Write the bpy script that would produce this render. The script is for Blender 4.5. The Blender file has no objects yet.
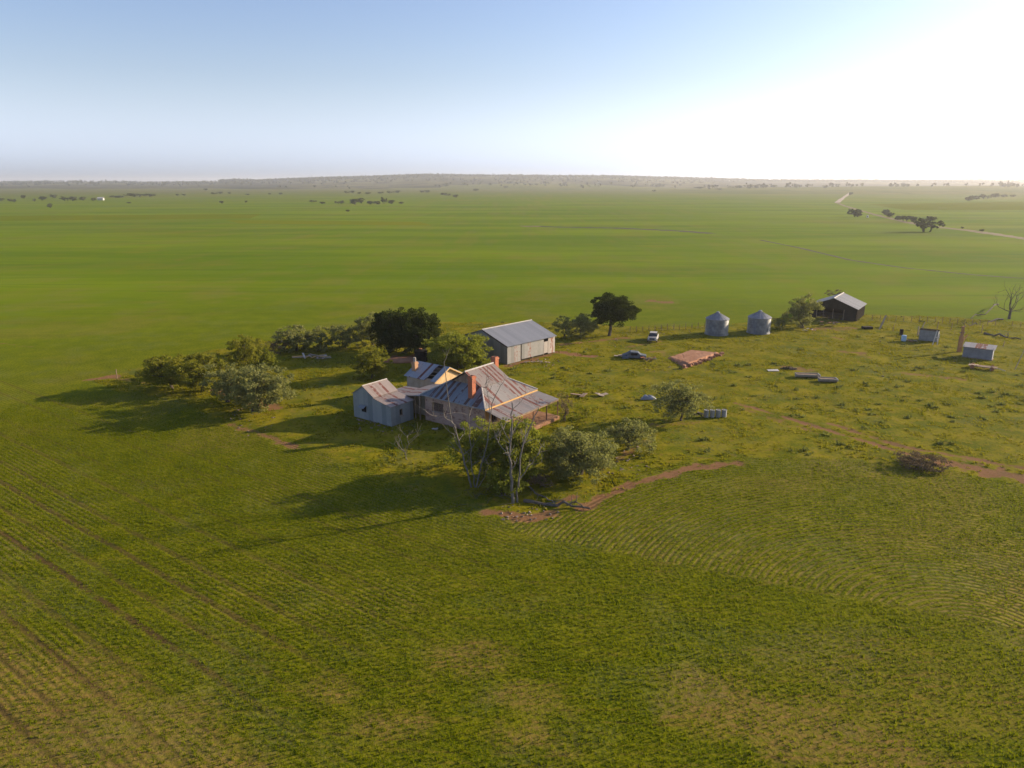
import bpy, bmesh, math, random
import numpy as np
from mathutils import Vector, Matrix
R=math.radians
random.seed(7); np.random.seed(7)
scn=bpy.context.scene
COL=scn.collection
# ------------------------------------------------------------------ camera
F=720.; H=27.; P=math.atan(202/F); CP,SP=math.cos(P),math.sin(P)
cam=bpy.data.cameras.new('camera'); camo=bpy.data.objects.new('camera',cam); COL.objects.link(camo)
camo.location=(0,0,H); camo.rotation_euler=(math.pi/2-P,0,0)
cam.sensor_width=36; cam.lens=36*F/1024; cam.clip_start=.5; cam.clip_end=60000
scn.camera=camo
def G(px,py,z=0.):
    u=(px-512)/F; v=(384-py)/F
    d=(u,CP+v*SP,-SP+v*CP); t=(z-H)/d[2]
    return Vector((d[0]*t,d[1]*t,z))
def pxm(p):                      # pixels per metre at a world point
    return F/(p[1]*CP-(p[2]-H)*SP)
# ------------------------------------------------------------------ light
SUN_EL,SUN_AZ=17.,69.
sdir=Vector((math.sin(R(SUN_AZ))*math.cos(R(SUN_EL)),math.cos(R(SUN_AZ))*math.cos(R(SUN_EL)),math.sin(R(SUN_EL))))
w=bpy.data.worlds.new('World'); scn.world=w; w.use_nodes=True
nt=w.node_tree; nt.nodes.clear()
out=nt.nodes.new('ShaderNodeOutputWorld'); bg=nt.nodes.new('ShaderNodeBackground'); sky=nt.nodes.new('ShaderNodeTexSky')
sky.sky_type='NISHITA'; sky.sun_disc=False; sky.sun_elevation=R(SUN_EL); sky.sun_rotation=R(SUN_AZ)
sky.altitude=100; sky.air_density=1.0; sky.dust_density=1.3; sky.ozone_density=3.0
bg.inputs['Strength'].default_value=0.104
hsv=nt.nodes.new('ShaderNodeHueSaturation'); hsv.inputs['Hue'].default_value=.515; hsv.inputs['Saturation'].default_value=.92
nt.links.new(sky.outputs[0],hsv.inputs['Color']); 
# the low sky: haze takes the colour out of it towards the horizon
tcw=nt.nodes.new('ShaderNodeTexCoord'); spw=nt.nodes.new('ShaderNodeSeparateXYZ'); nt.links.new(tcw.outputs['Generated'],spw.inputs[0])
mrw=nt.nodes.new('ShaderNodeMapRange'); mrw.interpolation_type='SMOOTHSTEP'; nt.links.new(spw.outputs[2],mrw.inputs[0])
for i_,q_ in enumerate((.0,.22,.95,.0)): mrw.inputs[i_+1].default_value=q_
bw_=nt.nodes.new('ShaderNodeRGBToBW'); nt.links.new(sky.outputs[0],bw_.inputs[0])
tn=nt.nodes.new('ShaderNodeVectorMath'); tn.operation='SCALE'; tn.inputs[0].default_value=(.96,1.10,1.38); nt.links.new(bw_.outputs[0],tn.inputs['Scale'])
mr2=nt.nodes.new('ShaderNodeMapRange'); nt.links.new(spw.outputs[2],mr2.inputs[0])
for i_,q_ in enumerate((.0,.13,1.33,1.0)): mr2.inputs[i_+1].default_value=q_
ml2=nt.nodes.new('ShaderNodeMath'); ml2.operation='MULTIPLY'; nt.links.new(bw_.outputs[0],ml2.inputs[0]); nt.links.new(mr2.outputs[0],ml2.inputs[1]); nt.links.new(ml2.outputs[0],tn.inputs['Scale'])
mxw=nt.nodes.new('ShaderNodeMix'); mxw.data_type='RGBA'; nt.links.new(mrw.outputs[0],mxw.inputs[0]); nt.links.new(hsv.outputs[0],mxw.inputs[6]); nt.links.new(tn.outputs[0],mxw.inputs[7])
nt.links.new(mxw.outputs[2],bg.inputs['Color']); nt.links.new(bg.outputs[0],out.inputs['Surface'])
sl=bpy.data.lights.new('sun','SUN'); sl.energy=5.0; sl.angle=R(.55); sl.color=(1,.80,.55)
so=bpy.data.objects.new('sun',sl); COL.objects.link(so); so.rotation_euler=sdir.to_track_quat('Z','Y').to_euler()
so.location=(300,130,140)
vs=scn.view_settings; vs.view_transform='Standard'; vs.look='None'; vs.gamma=1; vs.use_curve_mapping=False; vs.exposure=1.0
cy=scn.cycles; cy.max_bounces=6; cy.diffuse_bounces=2; cy.transparent_max_bounces=6; cy.volume_bounces=1
# ------------------------------------------------------------------ node helpers
class NT:
    def __init__(s,name):
        s.m=bpy.data.materials.new(name); s.m.use_nodes=True; s.t=s.m.node_tree; s.t.nodes.clear()
        s.o=s.t.nodes.new('ShaderNodeOutputMaterial')
    def n(s,k,**kw):
        x=s.t.nodes.new('ShaderNode'+k)
        for a,b in kw.items(): setattr(x,a,b)
        return x
    def l(s,a,b): s.t.links.new(a,b)
    def put(s,sock,v):
        if isinstance(v,bpy.types.NodeSocket): s.l(v,sock)
        else:
            if isinstance(v,(tuple,list)) and len(v)==3 and sock.type=='RGBA': v=(*v,1)
            sock.default_value=v
    def math(s,op,a,b=0.,c=None,clamp=False):
        x=s.n('Math',operation=op,use_clamp=clamp); s.put(x.inputs[0],a); s.put(x.inputs[1],b)
        if c is not None: s.put(x.inputs[2],c)
        return x.outputs[0]
    def mix(s,f,a,b):
        x=s.n('Mix',data_type='RGBA'); s.put(x.inputs[0],f); s.put(x.inputs[6],a); s.put(x.inputs[7],b); return x.outputs[2]
    def mr(s,v,a,b,c=0.,d=1.):
        x=s.n('MapRange'); x.interpolation_type='SMOOTHSTEP'; s.put(x.inputs[0],v)
        for i,q in enumerate((a,b,c,d)): s.put(x.inputs[i+1],q)
        return x.outputs[0]
    def coord(s,kind='Object',scale=(1,1,1),rot=(0,0,0)):
        tc=s.n('TexCoord'); mp=s.n('Mapping'); mp.inputs['Scale'].default_value=scale; mp.inputs['Rotation'].default_value=rot
        s.l(tc.outputs[kind],mp.inputs[0]); return mp.outputs[0]
    def noise(s,v,scale,detail=3.,rough=.55,dist=0.):
        x=s.n('TexNoise'); s.l(v,x.inputs['Vector']); x.inputs['Scale'].default_value=scale; x.inputs['Detail'].default_value=detail
        x.inputs['Roughness'].default_value=rough; x.inputs['Distortion'].default_value=dist; return x.outputs[0]
    def attr(s,nm): x=s.n('Attribute',attribute_name=nm); return x.outputs['Fac']
    def bump(s,h,strength=.5,dist=.1):
        x=s.n('Bump'); x.inputs['Strength'].default_value=strength; x.inputs['Distance'].default_value=dist; s.l(h,x.inputs['Height']); return x.outputs[0]
    def bsdf(s,col,rough=.9,normal=None,metal=0.,spec=.2):
        b=s.n('BsdfPrincipled'); s.put(b.inputs['Base Color'],col); s.put(b.inputs['Roughness'],rough); s.put(b.inputs['Metallic'],metal)
        b.inputs['Specular IOR Level'].default_value=spec
        if normal is not None: s.l(normal,b.inputs['Normal'])
        s.l(b.outputs[0],s.o.inputs['Surface']); return b
MAT={}
def plain(name,c1,c2,scale=3.,rough=.85,metal=0.,bump=.2,spec=.2,stretch=(1,1,1)):
    if name in MAT: return MAT[name]
    m=NT(name); v=m.coord('Object',stretch); n=m.noise(v,scale,5,.6); n2=m.noise(v,scale*6,3)
    f=m.mr(m.math('ADD',m.math('MULTIPLY',n,.7),m.math('MULTIPLY',n2,.3)),.35,.65)
    m.bsdf(m.mix(f,c1,c2),rough,m.bump(n2,bump,.03),metal,spec); MAT[name]=m.m; return m.m
def iron(name,base,base2,rust,thr,axis=0,rough=.55,streak=.5,sheetw=.76,metal=.35):
    """corrugated iron: sheets laid side by side along `axis`, corrugations and rust run down the other way"""
    if name in MAT: return MAT[name]
    m=NT(name); tc=m.n('TexCoord'); sp=m.n('SeparateXYZ'); m.l(tc.outputs['Object'],sp.inputs[0])
    a=sp.outputs[axis]
    sheet=m.math('FLOOR',m.math('DIVIDE',a,sheetw))
    wn=m.n('TexWhiteNoise',noise_dimensions='1D'); m.l(sheet,wn.inputs['W']); rnd=wn.outputs[0]
    sc=[.45,.45,.45]; sc[axis]=3.2
    v=m.coord('Object',tuple(sc)); n=m.noise(v,1.6,6,.65); v0=m.coord('Object'); n2=m.noise(v0,2.2,5,.6)
    r=m.math('ADD',m.math('MULTIPLY',n,streak),m.math('ADD',m.math('MULTIPLY',rnd,.5),m.math('MULTIPLY',n2,.35)))
    f=m.mr(r,thr,thr+.09)
    base_c=m.mix(m.mr(m.math('ADD',m.math('MULTIPLY',rnd,.6),m.math('MULTIPLY',n2,.6)),.3,.9),base,base2)
    fine=m.noise(v0,9,4,.7)
    rustc=m.mix(fine,(rust[0]*.5,rust[1]*.42,rust[2]*.4),(rust[0]*1.35,rust[1]*1.3,rust[2]*1.3))
    c=m.mix(f,base_c,rustc)
    wv=m.math('SINE',m.math('MULTIPLY',a,2*math.pi/.15))
    nb=m.math('ADD',m.math('MULTIPLY',wv,.5),m.math('MULTIPLY',fine,.3))
    b=m.bsdf(c,m.math('ADD',m.math('MULTIPLY',f,.3),rough),m.bump(nb,.6,.03),0.,.35)
    m.put(b.inputs['Metallic'],m.math('MULTIPLY',m.math('SUBTRACT',1.,f),metal))
    MAT[name]=m.m; return m.m
def stone(name,c1,c2,mortar,sx=.5,sz=.25,render_c=None):
    if name in MAT: return MAT[name]
    m=NT(name); v=m.coord('Object'); vo=m.n('TexVoronoi'); mp=m.coord('Object',(1/sx,1/sx,1/sz)); m.l(mp,vo.inputs['Vector']); vo.inputs['Scale'].default_value=1
    ed=m.n('TexVoronoi',feature='DISTANCE_TO_EDGE'); m.l(mp,ed.inputs['Vector']); ed.inputs['Scale'].default_value=1
    sp=m.n('SeparateXYZ'); m.l(vo.outputs['Color'],sp.inputs[0])
    c=m.mix(sp.outputs[0],c1,c2); c=m.mix(m.mr(ed.outputs[0],.02,.09),mortar,c)
    if render_c: c=m.mix(m.math('MULTIPLY',m.mr(m.noise(v,.9,5,.65),.45,.58),.85),c,render_c)
    n=m.noise(v,7,4); c=m.mix(m.math('MULTIPLY',n,.35),c,(c1[0]*.5,c1[1]*.45,c1[2]*.4))
    m.bsdf(c,.95,m.bump(m.math('ADD',ed.outputs[0],m.math('MULTIPLY',n,.4)),.5,.05)); MAT[name]=m.m; return m.m
def leaf(name,c1,c2,trans=.35):
    if name in MAT: return MAT[name]
    m=NT(name); g=m.n('NewGeometry'); v=m.coord('Object'); n=m.noise(v,.9,3,.6)
    f=m.math('ADD',m.math('MULTIPLY',g.outputs['Random Per Island'],.55),m.math('MULTIPLY',m.mr(n,.3,.7),.45))
    c=m.mix(f,c1,c2)
    d=m.n('BsdfDiffuse'); t=m.n('BsdfTranslucent')
    m.l(c,d.inputs[0]); m.l(m.mix(.5,c,(c2[0]*1.3,c2[1]*1.4,c2[2]*.7)),t.inputs[0])
    mx=m.n('MixShader'); mx.inputs[0].default_value=trans; m.l(d.outputs[0],mx.inputs[1]); m.l(t.outputs[0],mx.inputs[2])
    m.l(mx.outputs[0],m.o.inputs['Surface']); MAT[name]=m.m; return m.m
# ------------------------------------------------------------------ mesh helpers
class MB:
    def __init__(s): s.v=[]; s.f=[]
    def poly(s,vs,fs):
        k=len(s.v); s.v+= [tuple(q) for q in vs]; s.f+=[tuple(i+k for i in f) for f in fs]; return s
    def box(s,x0,x1,y0,y1,z0,z1,M=None):
        vs=[Vector(p) for p in ((x0,y0,z0),(x1,y0,z0),(x1,y1,z0),(x0,y1,z0),(x0,y0,z1),(x1,y0,z1),(x1,y1,z1),(x0,y1,z1))]
        if M: vs=[M@p for p in vs]
        return s.poly(vs,[(0,3,2,1),(4,5,6,7),(0,1,5,4),(1,2,6,5),(2,3,7,6),(3,0,4,7)])
    def slab(s,pts,t):           # thick polygon: pts on the outer face, thickness t against the normal
        pts=[Vector(p) for p in pts]; n=(pts[1]-pts[0]).cross(pts[2]-pts[1]).normalized(); N=len(pts)
        vs=pts+[p-n*t for p in pts]
        return s.poly(vs,[tuple(range(N)),tuple(range(2*N-1,N-1,-1))]+[(i,i+N,(i+1)%N+N,(i+1)%N) for i in range(N)])
    def tube(s,pts,rad,n=6,cap=True):
        pts=[Vector(p) for p in pts]; k=len(s.v); N=len(pts)
        for i,p in enumerate(pts):
            d=(pts[min(i+1,N-1)]-pts[max(i-1,0)]); d=d.normalized() if d.length>1e-9 else Vector((0,0,1))
            a=d.cross(Vector((0,1,0)) if abs(d.y)<.9 else Vector((1,0,0))).normalized(); b=d.cross(a)
            r=rad[i] if hasattr(rad,'__len__') else rad
            for j in range(n):
                t=2*math.pi*j/n; s.v.append(tuple(p+(a*math.cos(t)+b*math.sin(t))*r))
        for i in range(N-1):
            for j in range(n):
                s.f.append((k+i*n+j,k+i*n+(j+1)%n,k+(i+1)*n+(j+1)%n,k+(i+1)*n+j))
        if cap: s.f.append(tuple(k+j for j in range(n))[::-1]); s.f.append(tuple(k+(N-1)*n+j for j in range(n)))
        return s
    def lathe(s,prof,n=32,c=(0,0,0)):
        k=len(s.v); m=len(prof)
        for r,z in prof:
            for j in range(n): t=2*math.pi*j/n; s.v.append((c[0]+r*math.cos(t),c[1]+r*math.sin(t),c[2]+z))
        for i in range(m-1):
            for j in range(n): s.f.append((k+i*n+j,k+i*n+(j+1)%n,k+(i+1)*n+(j+1)%n,k+(i+1)*n+j))
        s.f.append(tuple(k+j for j in range(n))[::-1]); s.f.append(tuple(k+(m-1)*n+j for j in range(n)))
        return s
    def build(s,name,mat,parent=None,loc=None,bevel=0,smooth=False):
        me=bpy.data.meshes.new(name); me.from_pydata([tuple(map(float,q)) for q in s.v],[],s.f); me.update()
        if smooth: me.polygons.foreach_set('use_smooth',[True]*len(me.polygons))
        o=bpy.data.objects.new(name,me); COL.objects.link(o)
        if mat: me.materials.append(mat)
        if parent: o.parent=parent
        if loc is not None: o.location=loc
        if bevel:
            b=o.modifiers.new('bevel','BEVEL'); b.width=bevel; b.segments=2
        return o
def tag(o,label=None,cat=None,group=None,kind=None):
    if label: o['label']=label
    if cat: o['category']=cat
    if group: o['group']=group
    if kind: o['kind']=kind
    return o
def thing(name,label,cat,loc=(0,0,0),rz=0,group=None):
    o=bpy.data.objects.new(name,None); COL.objects.link(o); o.location=loc; o.rotation_euler=(0,0,rz); o.empty_display_size=.5
    return tag(o,label,cat,group)
def npmesh(name,V,Fq,mat,parent=None,loc=None):
    """V (n,3) array, Fq (m,3 or 4) array"""
    me=bpy.data.meshes.new(name); k=Fq.shape[1]
    me.vertices.add(len(V)); me.vertices.foreach_set('co',V.astype(np.float32).ravel())
    me.loops.add(Fq.size); me.loops.foreach_set('vertex_index',Fq.astype(np.int32).ravel())
    me.polygons.add(len(Fq)); me.polygons.foreach_set('loop_start',np.arange(0,Fq.size,k,dtype=np.int32))
    me.update(calc_edges=True); me.validate()
    if mat: me.materials.append(mat)
    o=bpy.data.objects.new(name,me); COL.objects.link(o)
    if parent: o.parent=parent
    if loc is not None: o.location=loc
    return o
# ================================================================== GROUND
def wl(pts): return np.array([[*G(*p)[:2]] for p in pts])
def dist_poly(X,Y,pts):
    d=np.full(X.shape,1e9)
    for (ax,ay),(bx,by) in zip(pts[:-1],pts[1:]):
        dx,dy=bx-ax,by-ay; t=np.clip(((X-ax)*dx+(Y-ay)*dy)/(dx*dx+dy*dy+1e-9),0,1)
        d=np.minimum(d,np.hypot(X-ax-t*dx,Y-ay-t*dy))
    return d
def sd_poly(X,Y,pts):            # negative inside
    pts=np.asarray(pts); d=dist_poly(X,Y,np.vstack([pts,pts[:1]])); ins=np.zeros(X.shape,bool)
    x0,y0=pts[-1]
    for x1,y1 in pts:
        c=((y1>Y)!=(y0>Y))&(X<(x0-x1)*(Y-y1)/((y0-y1) or 1e-9)+x1); ins^=c; x0,y0=x1,y1
    return np.where(ins,-d,d)
def sm(x,a,b): t=np.clip((x-a)/(b-a),0,1); return t*t*(3-2*t)
def vnoise(X,Y,s,seed=0):
    x=X/s+seed*17.3; y=Y/s+seed*9.1; xi=np.floor(x); yi=np.floor(y); fx=x-xi; fy=y-yi; fx=fx*fx*(3-2*fx); fy=fy*fy*(3-2*fy)
    h=lambda a,b:np.modf(np.abs(np.sin(a*127.1+b*311.7+seed)*43758.5453))[0]
    return (h(xi,yi)*(1-fx)+h(xi+1,yi)*fx)*(1-fy)+(h(xi,yi+1)*(1-fx)+h(xi+1,yi+1)*fx)*fy
YARD=wl([(86,381),(120,374),(180,356),(300,335),(390,322),(470,322),(560,322),(640,327),(715,325),(790,317),(870,314),(960,318),(1024,322),(1090,330),(1150,520),
         (1024,486),(960,473),(900,465),(820,458),(738,459),(690,463),(640,477),(585,503),(540,522),(500,517),(420,490),(330,455),(262,433),(180,405),(120,390)])
ROWN=np.array([.585,.81]); ROWC=np.array([29.,38.])
BND=np.array([[0.6,51.8],[23.3,42.6]])
def side(X,Y): # >0 above boundary line (the turned headland with curved rows)
    d=BND[1]-BND[0]; return ((X-BND[0,0])*(-d[1])+(Y-BND[0,1])*d[0])/np.hypot(*d)
def masks(X,Y):
    sdy=sd_poly(X,Y,YARD)+ (vnoise(X,Y,2.5,3)-.5)*1.5
    yard=sm(-sdy,-.4,.6)
    r=np.hypot(X-ROWC[0],Y-ROWC[1])
    curved=((side(X,Y)>0)&(r<40)&(X>0)&(Y<75)).astype(float)*(1-yard)
    soil=np.zeros(X.shape)
    def line(pts,rad,s=1.,soft=1.0,ns=1.1,seed=1):
        nonlocal soil
        d=dist_poly(X,Y,wl(pts))+(vnoise(X,Y,ns,seed)-.5)*rad*1.7
        soil=np.maximum(soil,s*sm(-d,-rad-soft*.5,-rad+soft*.5))
    line([(580,510),(603,497),(640,482),(690,468),(737,463)],.75,1.)
    line([(488,512),(530,519),(552,512)],.75,.9); line([(560,502),(576,497)],.45,.95)
    line([(225,424),(262,434),(300,449)],.55,.75); line([(300,449),(350,466),(420,491)],.15,.55)
    line([(92,379),(116,376)],.8,1.); line([(116,378),(150,384)],.6,.55)
    line([(562,353),(588,356)],1.1,1.); line([(505,366),(558,352)],.8,.8)
    line([(560,345),(600,340),(625,338)],.7,.7); line([(628,347),(662,341)],.35,.7); line([(632,350),(668,343)],.35,.5)
    line([(388,359),(412,357)],1.6,1.); line([(215,390),(250,398),(275,408)],.9,.8,seed=4)
    line([(735,403),(770,413),(830,431),(905,453),(1024,476)],.42,.95); line([(745,410),(800,427),(835,440)],.5,.55,seed=6)
    line([(830,424),(905,447),(960,456),(1024,468)],.4,.85,seed=8)
    line([(948,463),(985,471),(1030,480)],1.5,.85); line([(650,301),(668,302)],1.6,.7)
    line([(815,329),(850,328)],1.5,.6); line([(860,356),(865,357)],1.,.5); line([(838,351),(862,353)],.7,.65); line([(832,337),(842,339)],.5,.7)
    line([(783,367),(806,370)],1.2,.6); line([(905,373),(960,379)],.7,.6,seed=9); line([(560,398),(640,410)],.5,.35,seed=5)
    line([(0,343),(30,347)],.5,.6); line([(655,425),(700,422)],.9,.45,seed=3); line([(600,470),(650,440)],.5,.6,seed=2)
    line([(540,460),(600,462)],.8,.5,seed=12); line([(1010,605),(1030,650)],.9,.25,1.2,seed=13)
    line([(660,352),(690,362)],1.2,.5,seed=14)
    dry=sm(vnoise(X,Y,14,5)*.55+vnoise(X,Y,5,6)*.45,.52,.78)*.35
    d2=sd_poly(X,Y,wl([(663,668),(700,670),(830,705),(980,768),(900,790),(780,760),(662,720)]))+(vnoise(X,Y,1.2,8)-.5)*1.6
    dry=np.maximum(dry,sm(-d2,-.8,1.2)*.8)
    d3=sd_poly(X,Y,wl([(-40,600),(60,640),(330,800),(-40,850)]))+(vnoise(X,Y,3,8)-.5)*4
    dry=np.maximum(dry,sm(-d3,-2,2)*.75)
    for c,rr in (((385,725),2.5),((520,695),2.2),((330,690),1.8),((530,735),2.),((470,660),3.)):
        g=G(*c); dry=np.maximum(dry,.75*sm(-np.hypot((X-g.x)*.7+(Y-g.y)*.4,(Y-g.y))+(vnoise(X,Y,1,9)-.5)*2,-rr,0))
    dry*=1-yard*.6
    pale=sm(vnoise(X,Y,4,15)*.6+vnoise(X,Y,1.5,16)*.4,.56,.75)*.6
    for pl,rr in (([(30,575),(90,610),(240,690),(330,760)],2.2),([(180,605),(260,660)],1.)):
        pale=np.maximum(pale,.7*sm(-dist_poly(X,Y,wl(pl))+(vnoise(X,Y,2,17)-.5)*2.5,-rr,0))
    row=np.where(curved>.5,r*.88,X*ROWN[0]+Y*ROWN[1])
    # wheel tracks left by the tractor along the straight rows
    fade=1-sm(X*.59-Y*.81+42,-2,16)
    trk=(1-yard)*(1-curved)*fade
    rough=vnoise(X,Y,9,11)
    amp=np.where(curved>.5,.6+.75*sm(-side(X,Y),-20,-.5)*(.5+.7*vnoise(X,Y,3.5,52))*(1-.6*sm(X,25,31)),(.14+.36*sm(rough,.35,.8))*(.35+.9*vnoise(X,Y,4.,53))*(1-sm(X*.59-Y*.81+34,-4,16)*.75))
    amp=amp*(1-yard)
    return dict(row=row,amp=amp,soil=soil,yard=yard,dry=dry,pale=pale,trk=trk,curved=curved)
def axis(lo,hi,st,end0,end1,g=1.1):
    a=list(np.arange(lo,hi+1e-6,st)); s=st; x=a[-1]
    while x<end1: s*=g; x+=s; a.append(x)
    s=st; x=lo; b=[]
    while x>end0: s*=g; x-=s; b.append(x)
    return np.array(b[::-1]+a)
xs=axis(-66,76,.4,-14000,14000); ys=axis(26,150,.4,-3000,14000)
XX,YY=np.meshgrid(xs,ys); nx,ny=len(xs),len(ys)
mk=masks(XX,YY)
fine=(XX>-66)&(XX<76)&(YY>26)&(YY<150)
ZZ=np.where(fine,(vnoise(XX,YY,3,30)-.5)*.10*(.3+mk['yard']),0)-.05*mk['soil']*fine
V=np.stack([XX,YY,ZZ],-1).reshape(-1,3)
idx=np.arange(nx*ny).reshape(ny,nx)
Q=np.stack([idx[:-1,:-1],idx[:-1,1:],idx[1:,1:],idx[1:,:-1]],-1).reshape(-1,4)
def ground_mat():
    m=NT('field_ground'); v=m.coord('Object')
    row,amp,soil,yard,dry,pale,trk=[m.attr(k) for k in ('row','amp','soil','yard','dry','pale','trk')]
    sp=m.n('SeparateXYZ'); m.l(v,sp.inputs[0]); dst=m.math('SQRT',m.math('ADD',m.math('POWER',sp.outputs[0],2),m.math('POWER',sp.outputs[1],2)))
    n_big=m.noise(v,.006,5,.55); n_mid=m.noise(v,.035,5,.6); n_pat=m.noise(v,.3,5,.65); n_f=m.noise(v,2.6,4,.7); n_ff=m.noise(v,9,3,.7)
    vs_=m.coord('Object',(.25,1,1),(0,0,R(12))); n_str=m.noise(vs_,.02,6,.6)
    near=m.mr(dst,90,230,1.,0.)
    green=m.mix(m.mr(n_str,.35,.65),(.086,.142,.0008),(.136,.190,.0012))
    green=m.mix(m.math('MULTIPLY',m.mr(n_mid,.52,.75),.45),green,(.155,.150,.006))
    green=m.mix(m.math('MULTIPLY',m.mr(n_big,.55,.7),.45),green,(.145,.135,.010))
    green=m.mix(m.mr(dst,700,2600),green,(.092,.098,.018))
    vf=m.coord('Object',(.012,.22,1),(0,0,.626)); nfs=m.noise(vf,1.,6,.65)
    green=m.mix(m.math('MULTIPLY',m.mr(nfs,.50,.68),.32),green,(.165,.150,.008)); green=m.mix(m.math('MULTIPLY',m.mr(nfs,.36,.46,1.,0.),.35),green,(.060,.100,.002))
    green=m.mix(m.math('MULTIPLY',m.mr(m.noise(v,.055,6,.7),.60,.72),.5),green,(.17,.125,.025))
    nearg=m.mix(m.mr(n_pat,.35,.68),(.075,.100,.002),(.135,.145,.003))
    gr1=m.noise(v,4.5,3,.75); nearg=m.mix(m.math('MULTIPLY',m.mr(gr1,.50,.62),.75),nearg,(.185,.180,.005)); nearg=m.mix(m.math('MULTIPLY',m.mr(gr1,.38,.47,1.,0.),.85),nearg,(.034,.042,.004))
    crop=m.mix(near,green,nearg)
    soilc=m.mix(n_f,(.15,.075,.034),(.26,.14,.075)); soilc=m.mix(m.math('MULTIPLY',m.mr(n_pat,.5,.66),.6),soilc,(.13,.09,.04)); soilc=m.mix(m.math('MULTIPLY',m.mr(n_ff,.56,.66),.6),soilc,(.07,.07,.012))
    rw=m.math('SINE',m.math('MULTIPLY',m.math('ADD',row,m.math('MULTIPLY',m.noise(v,1.1,2),.14)),2*math.pi/.42))
    rowf=m.math('MULTIPLY',m.math('MULTIPLY',m.mr(rw,-.1,.65),m.math('MINIMUM',m.math('MULTIPLY',amp,1.35),1.)),m.mr(n_f,.22,.55))
    rowf=m.math('MULTIPLY',rowf,m.mr(dst,70,150,.55,0.))
    dr=math.atan2(-.585,.81); vr=m.coord('Object',(.22,3.2,1),(0,0,-dr)); nst=m.noise(vr,1.,5,.65)
    crop=m.mix(m.math('MULTIPLY',m.math('MULTIPLY',m.mr(nst,.52,.66),m.mr(dst,40,130,.55,.0)),m.math('ADD',.42,m.math('MULTIPLY',dry,.9))),crop,m.mix(n_ff,(.17,.085,.022),(.27,.145,.045)))
    crop=m.mix(m.math('MULTIPLY',m.mr(n_ff,.56,.68),m.mr(dst,40,120,.6,0.)),crop,(.10,.068,.02))
    crop=m.mix(rowf,crop,m.mix(n_pat,(.17,.11,.03),(.30,.22,.085)))
    yc=m.mix(m.mr(n_pat,.35,.65),(.085,.105,.003),(.205,.175,.008))
    yc=m.mix(m.math('MULTIPLY',m.mr(gr1,.5,.62),.5),yc,(.22,.19,.012)); yc=m.mix(m.math('MULTIPLY',m.mr(n_f,.48,.66),.6),yc,(.065,.068,.008))
    yc=m.mix(m.math('MULTIPLY',m.mr(m.noise(v,.9,4,.7),.55,.68),.6),yc,(.22,.14,.035))
    yc=m.mix(m.math('MULTIPLY',m.mr(m.noise(v,.12,4,.6),.55,.7),.5),yc,(.080,.100,.030))
    c=m.mix(yard,crop,yc)
    c=m.mix(m.math('MULTIPLY',m.math('MULTIPLY',dry,.8),m.mr(n_f,.3,.66)),c,m.mix(n_ff,(.19,.105,.032),(.30,.19,.07)))
    c=m.mix(m.math('MULTIPLY',pale,m.math('MULTIPLY',m.mr(n_f,.35,.7),.55)),c,(.12,.135,.055))
    # wheel tracks: thin lines along the straight rows
    s_=m.math('ADD',m.math('ADD',m.math('MULTIPLY',sp.outputs[0],ROWN[0]),m.math('MULTIPLY',sp.outputs[1],ROWN[1])),m.math('MULTIPLY',m.math('SUBTRACT',m.noise(v,.12,3),.5),.5))
    tk_=None
    for off,st_ in ((18.4,1.),(20.3,.6),(22.5,.8),(24.6,.6),(13.9,.8),(15.8,.5),(27.9,.5),(30.2,.4),(10.2,.8),(11.9,.6),(34.6,.4),(37.,.4),(7.4,.6),(5.6,.8)):
        q=m.mr(m.math('ABSOLUTE',m.math('SUBTRACT',s_,off)),.09,.34,st_,0.)
        tk_=q if tk_ is None else m.math('MAXIMUM',tk_,q)
    tk_=m.math('MULTIPLY',m.math('MULTIPLY',tk_,trk),m.mr(m.noise(v,.5,4,.7),.30,.50))
    c=m.mix(m.math('MULTIPLY',tk_,.85),c,m.mix(n_ff,(.035,.024,.012),(.13,.075,.03)))
    sf=m.mr(m.math('ADD',soil,m.math('MULTIPLY',m.math('SUBTRACT',m.math('ADD',m.math('MULTIPLY',n_f,.6),m.math('MULTIPLY',n_pat,.4)),.5),2.2)),.3,.8)
    c=m.mix(m.math('MULTIPLY',sf,m.mr(soil,.02,.12)),c,soilc)
    h=m.math('ADD',m.math('MULTIPLY',n_f,.7),m.math('ADD',m.math('MULTIPLY',n_ff,.35),m.math('MULTIPLY',m.math('MULTIPLY',rw,amp),-.25)))
    bstr=m.mr(dst,60,400,.55,.25)
    b=m.n('Bump'); m.l(bstr,b.inputs['Strength']); b.inputs['Distance'].default_value=.16; m.l(h,b.inputs['Height'])
    m.bsdf(c,1.,b.outputs[0],0,.02); return m.m
GM=ground_mat()
gr=npmesh('ground',V,Q,GM); tag(gr,kind='structure')
for k in ('row','amp','soil','yard','dry','pale','trk'):
    a=gr.data.attributes.new(k,'FLOAT','POINT'); a.data.foreach_set('value',mk[k].astype(np.float32).ravel())
gr.data.polygons.foreach_set('use_smooth',[True]*len(gr.data.polygons))
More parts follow.
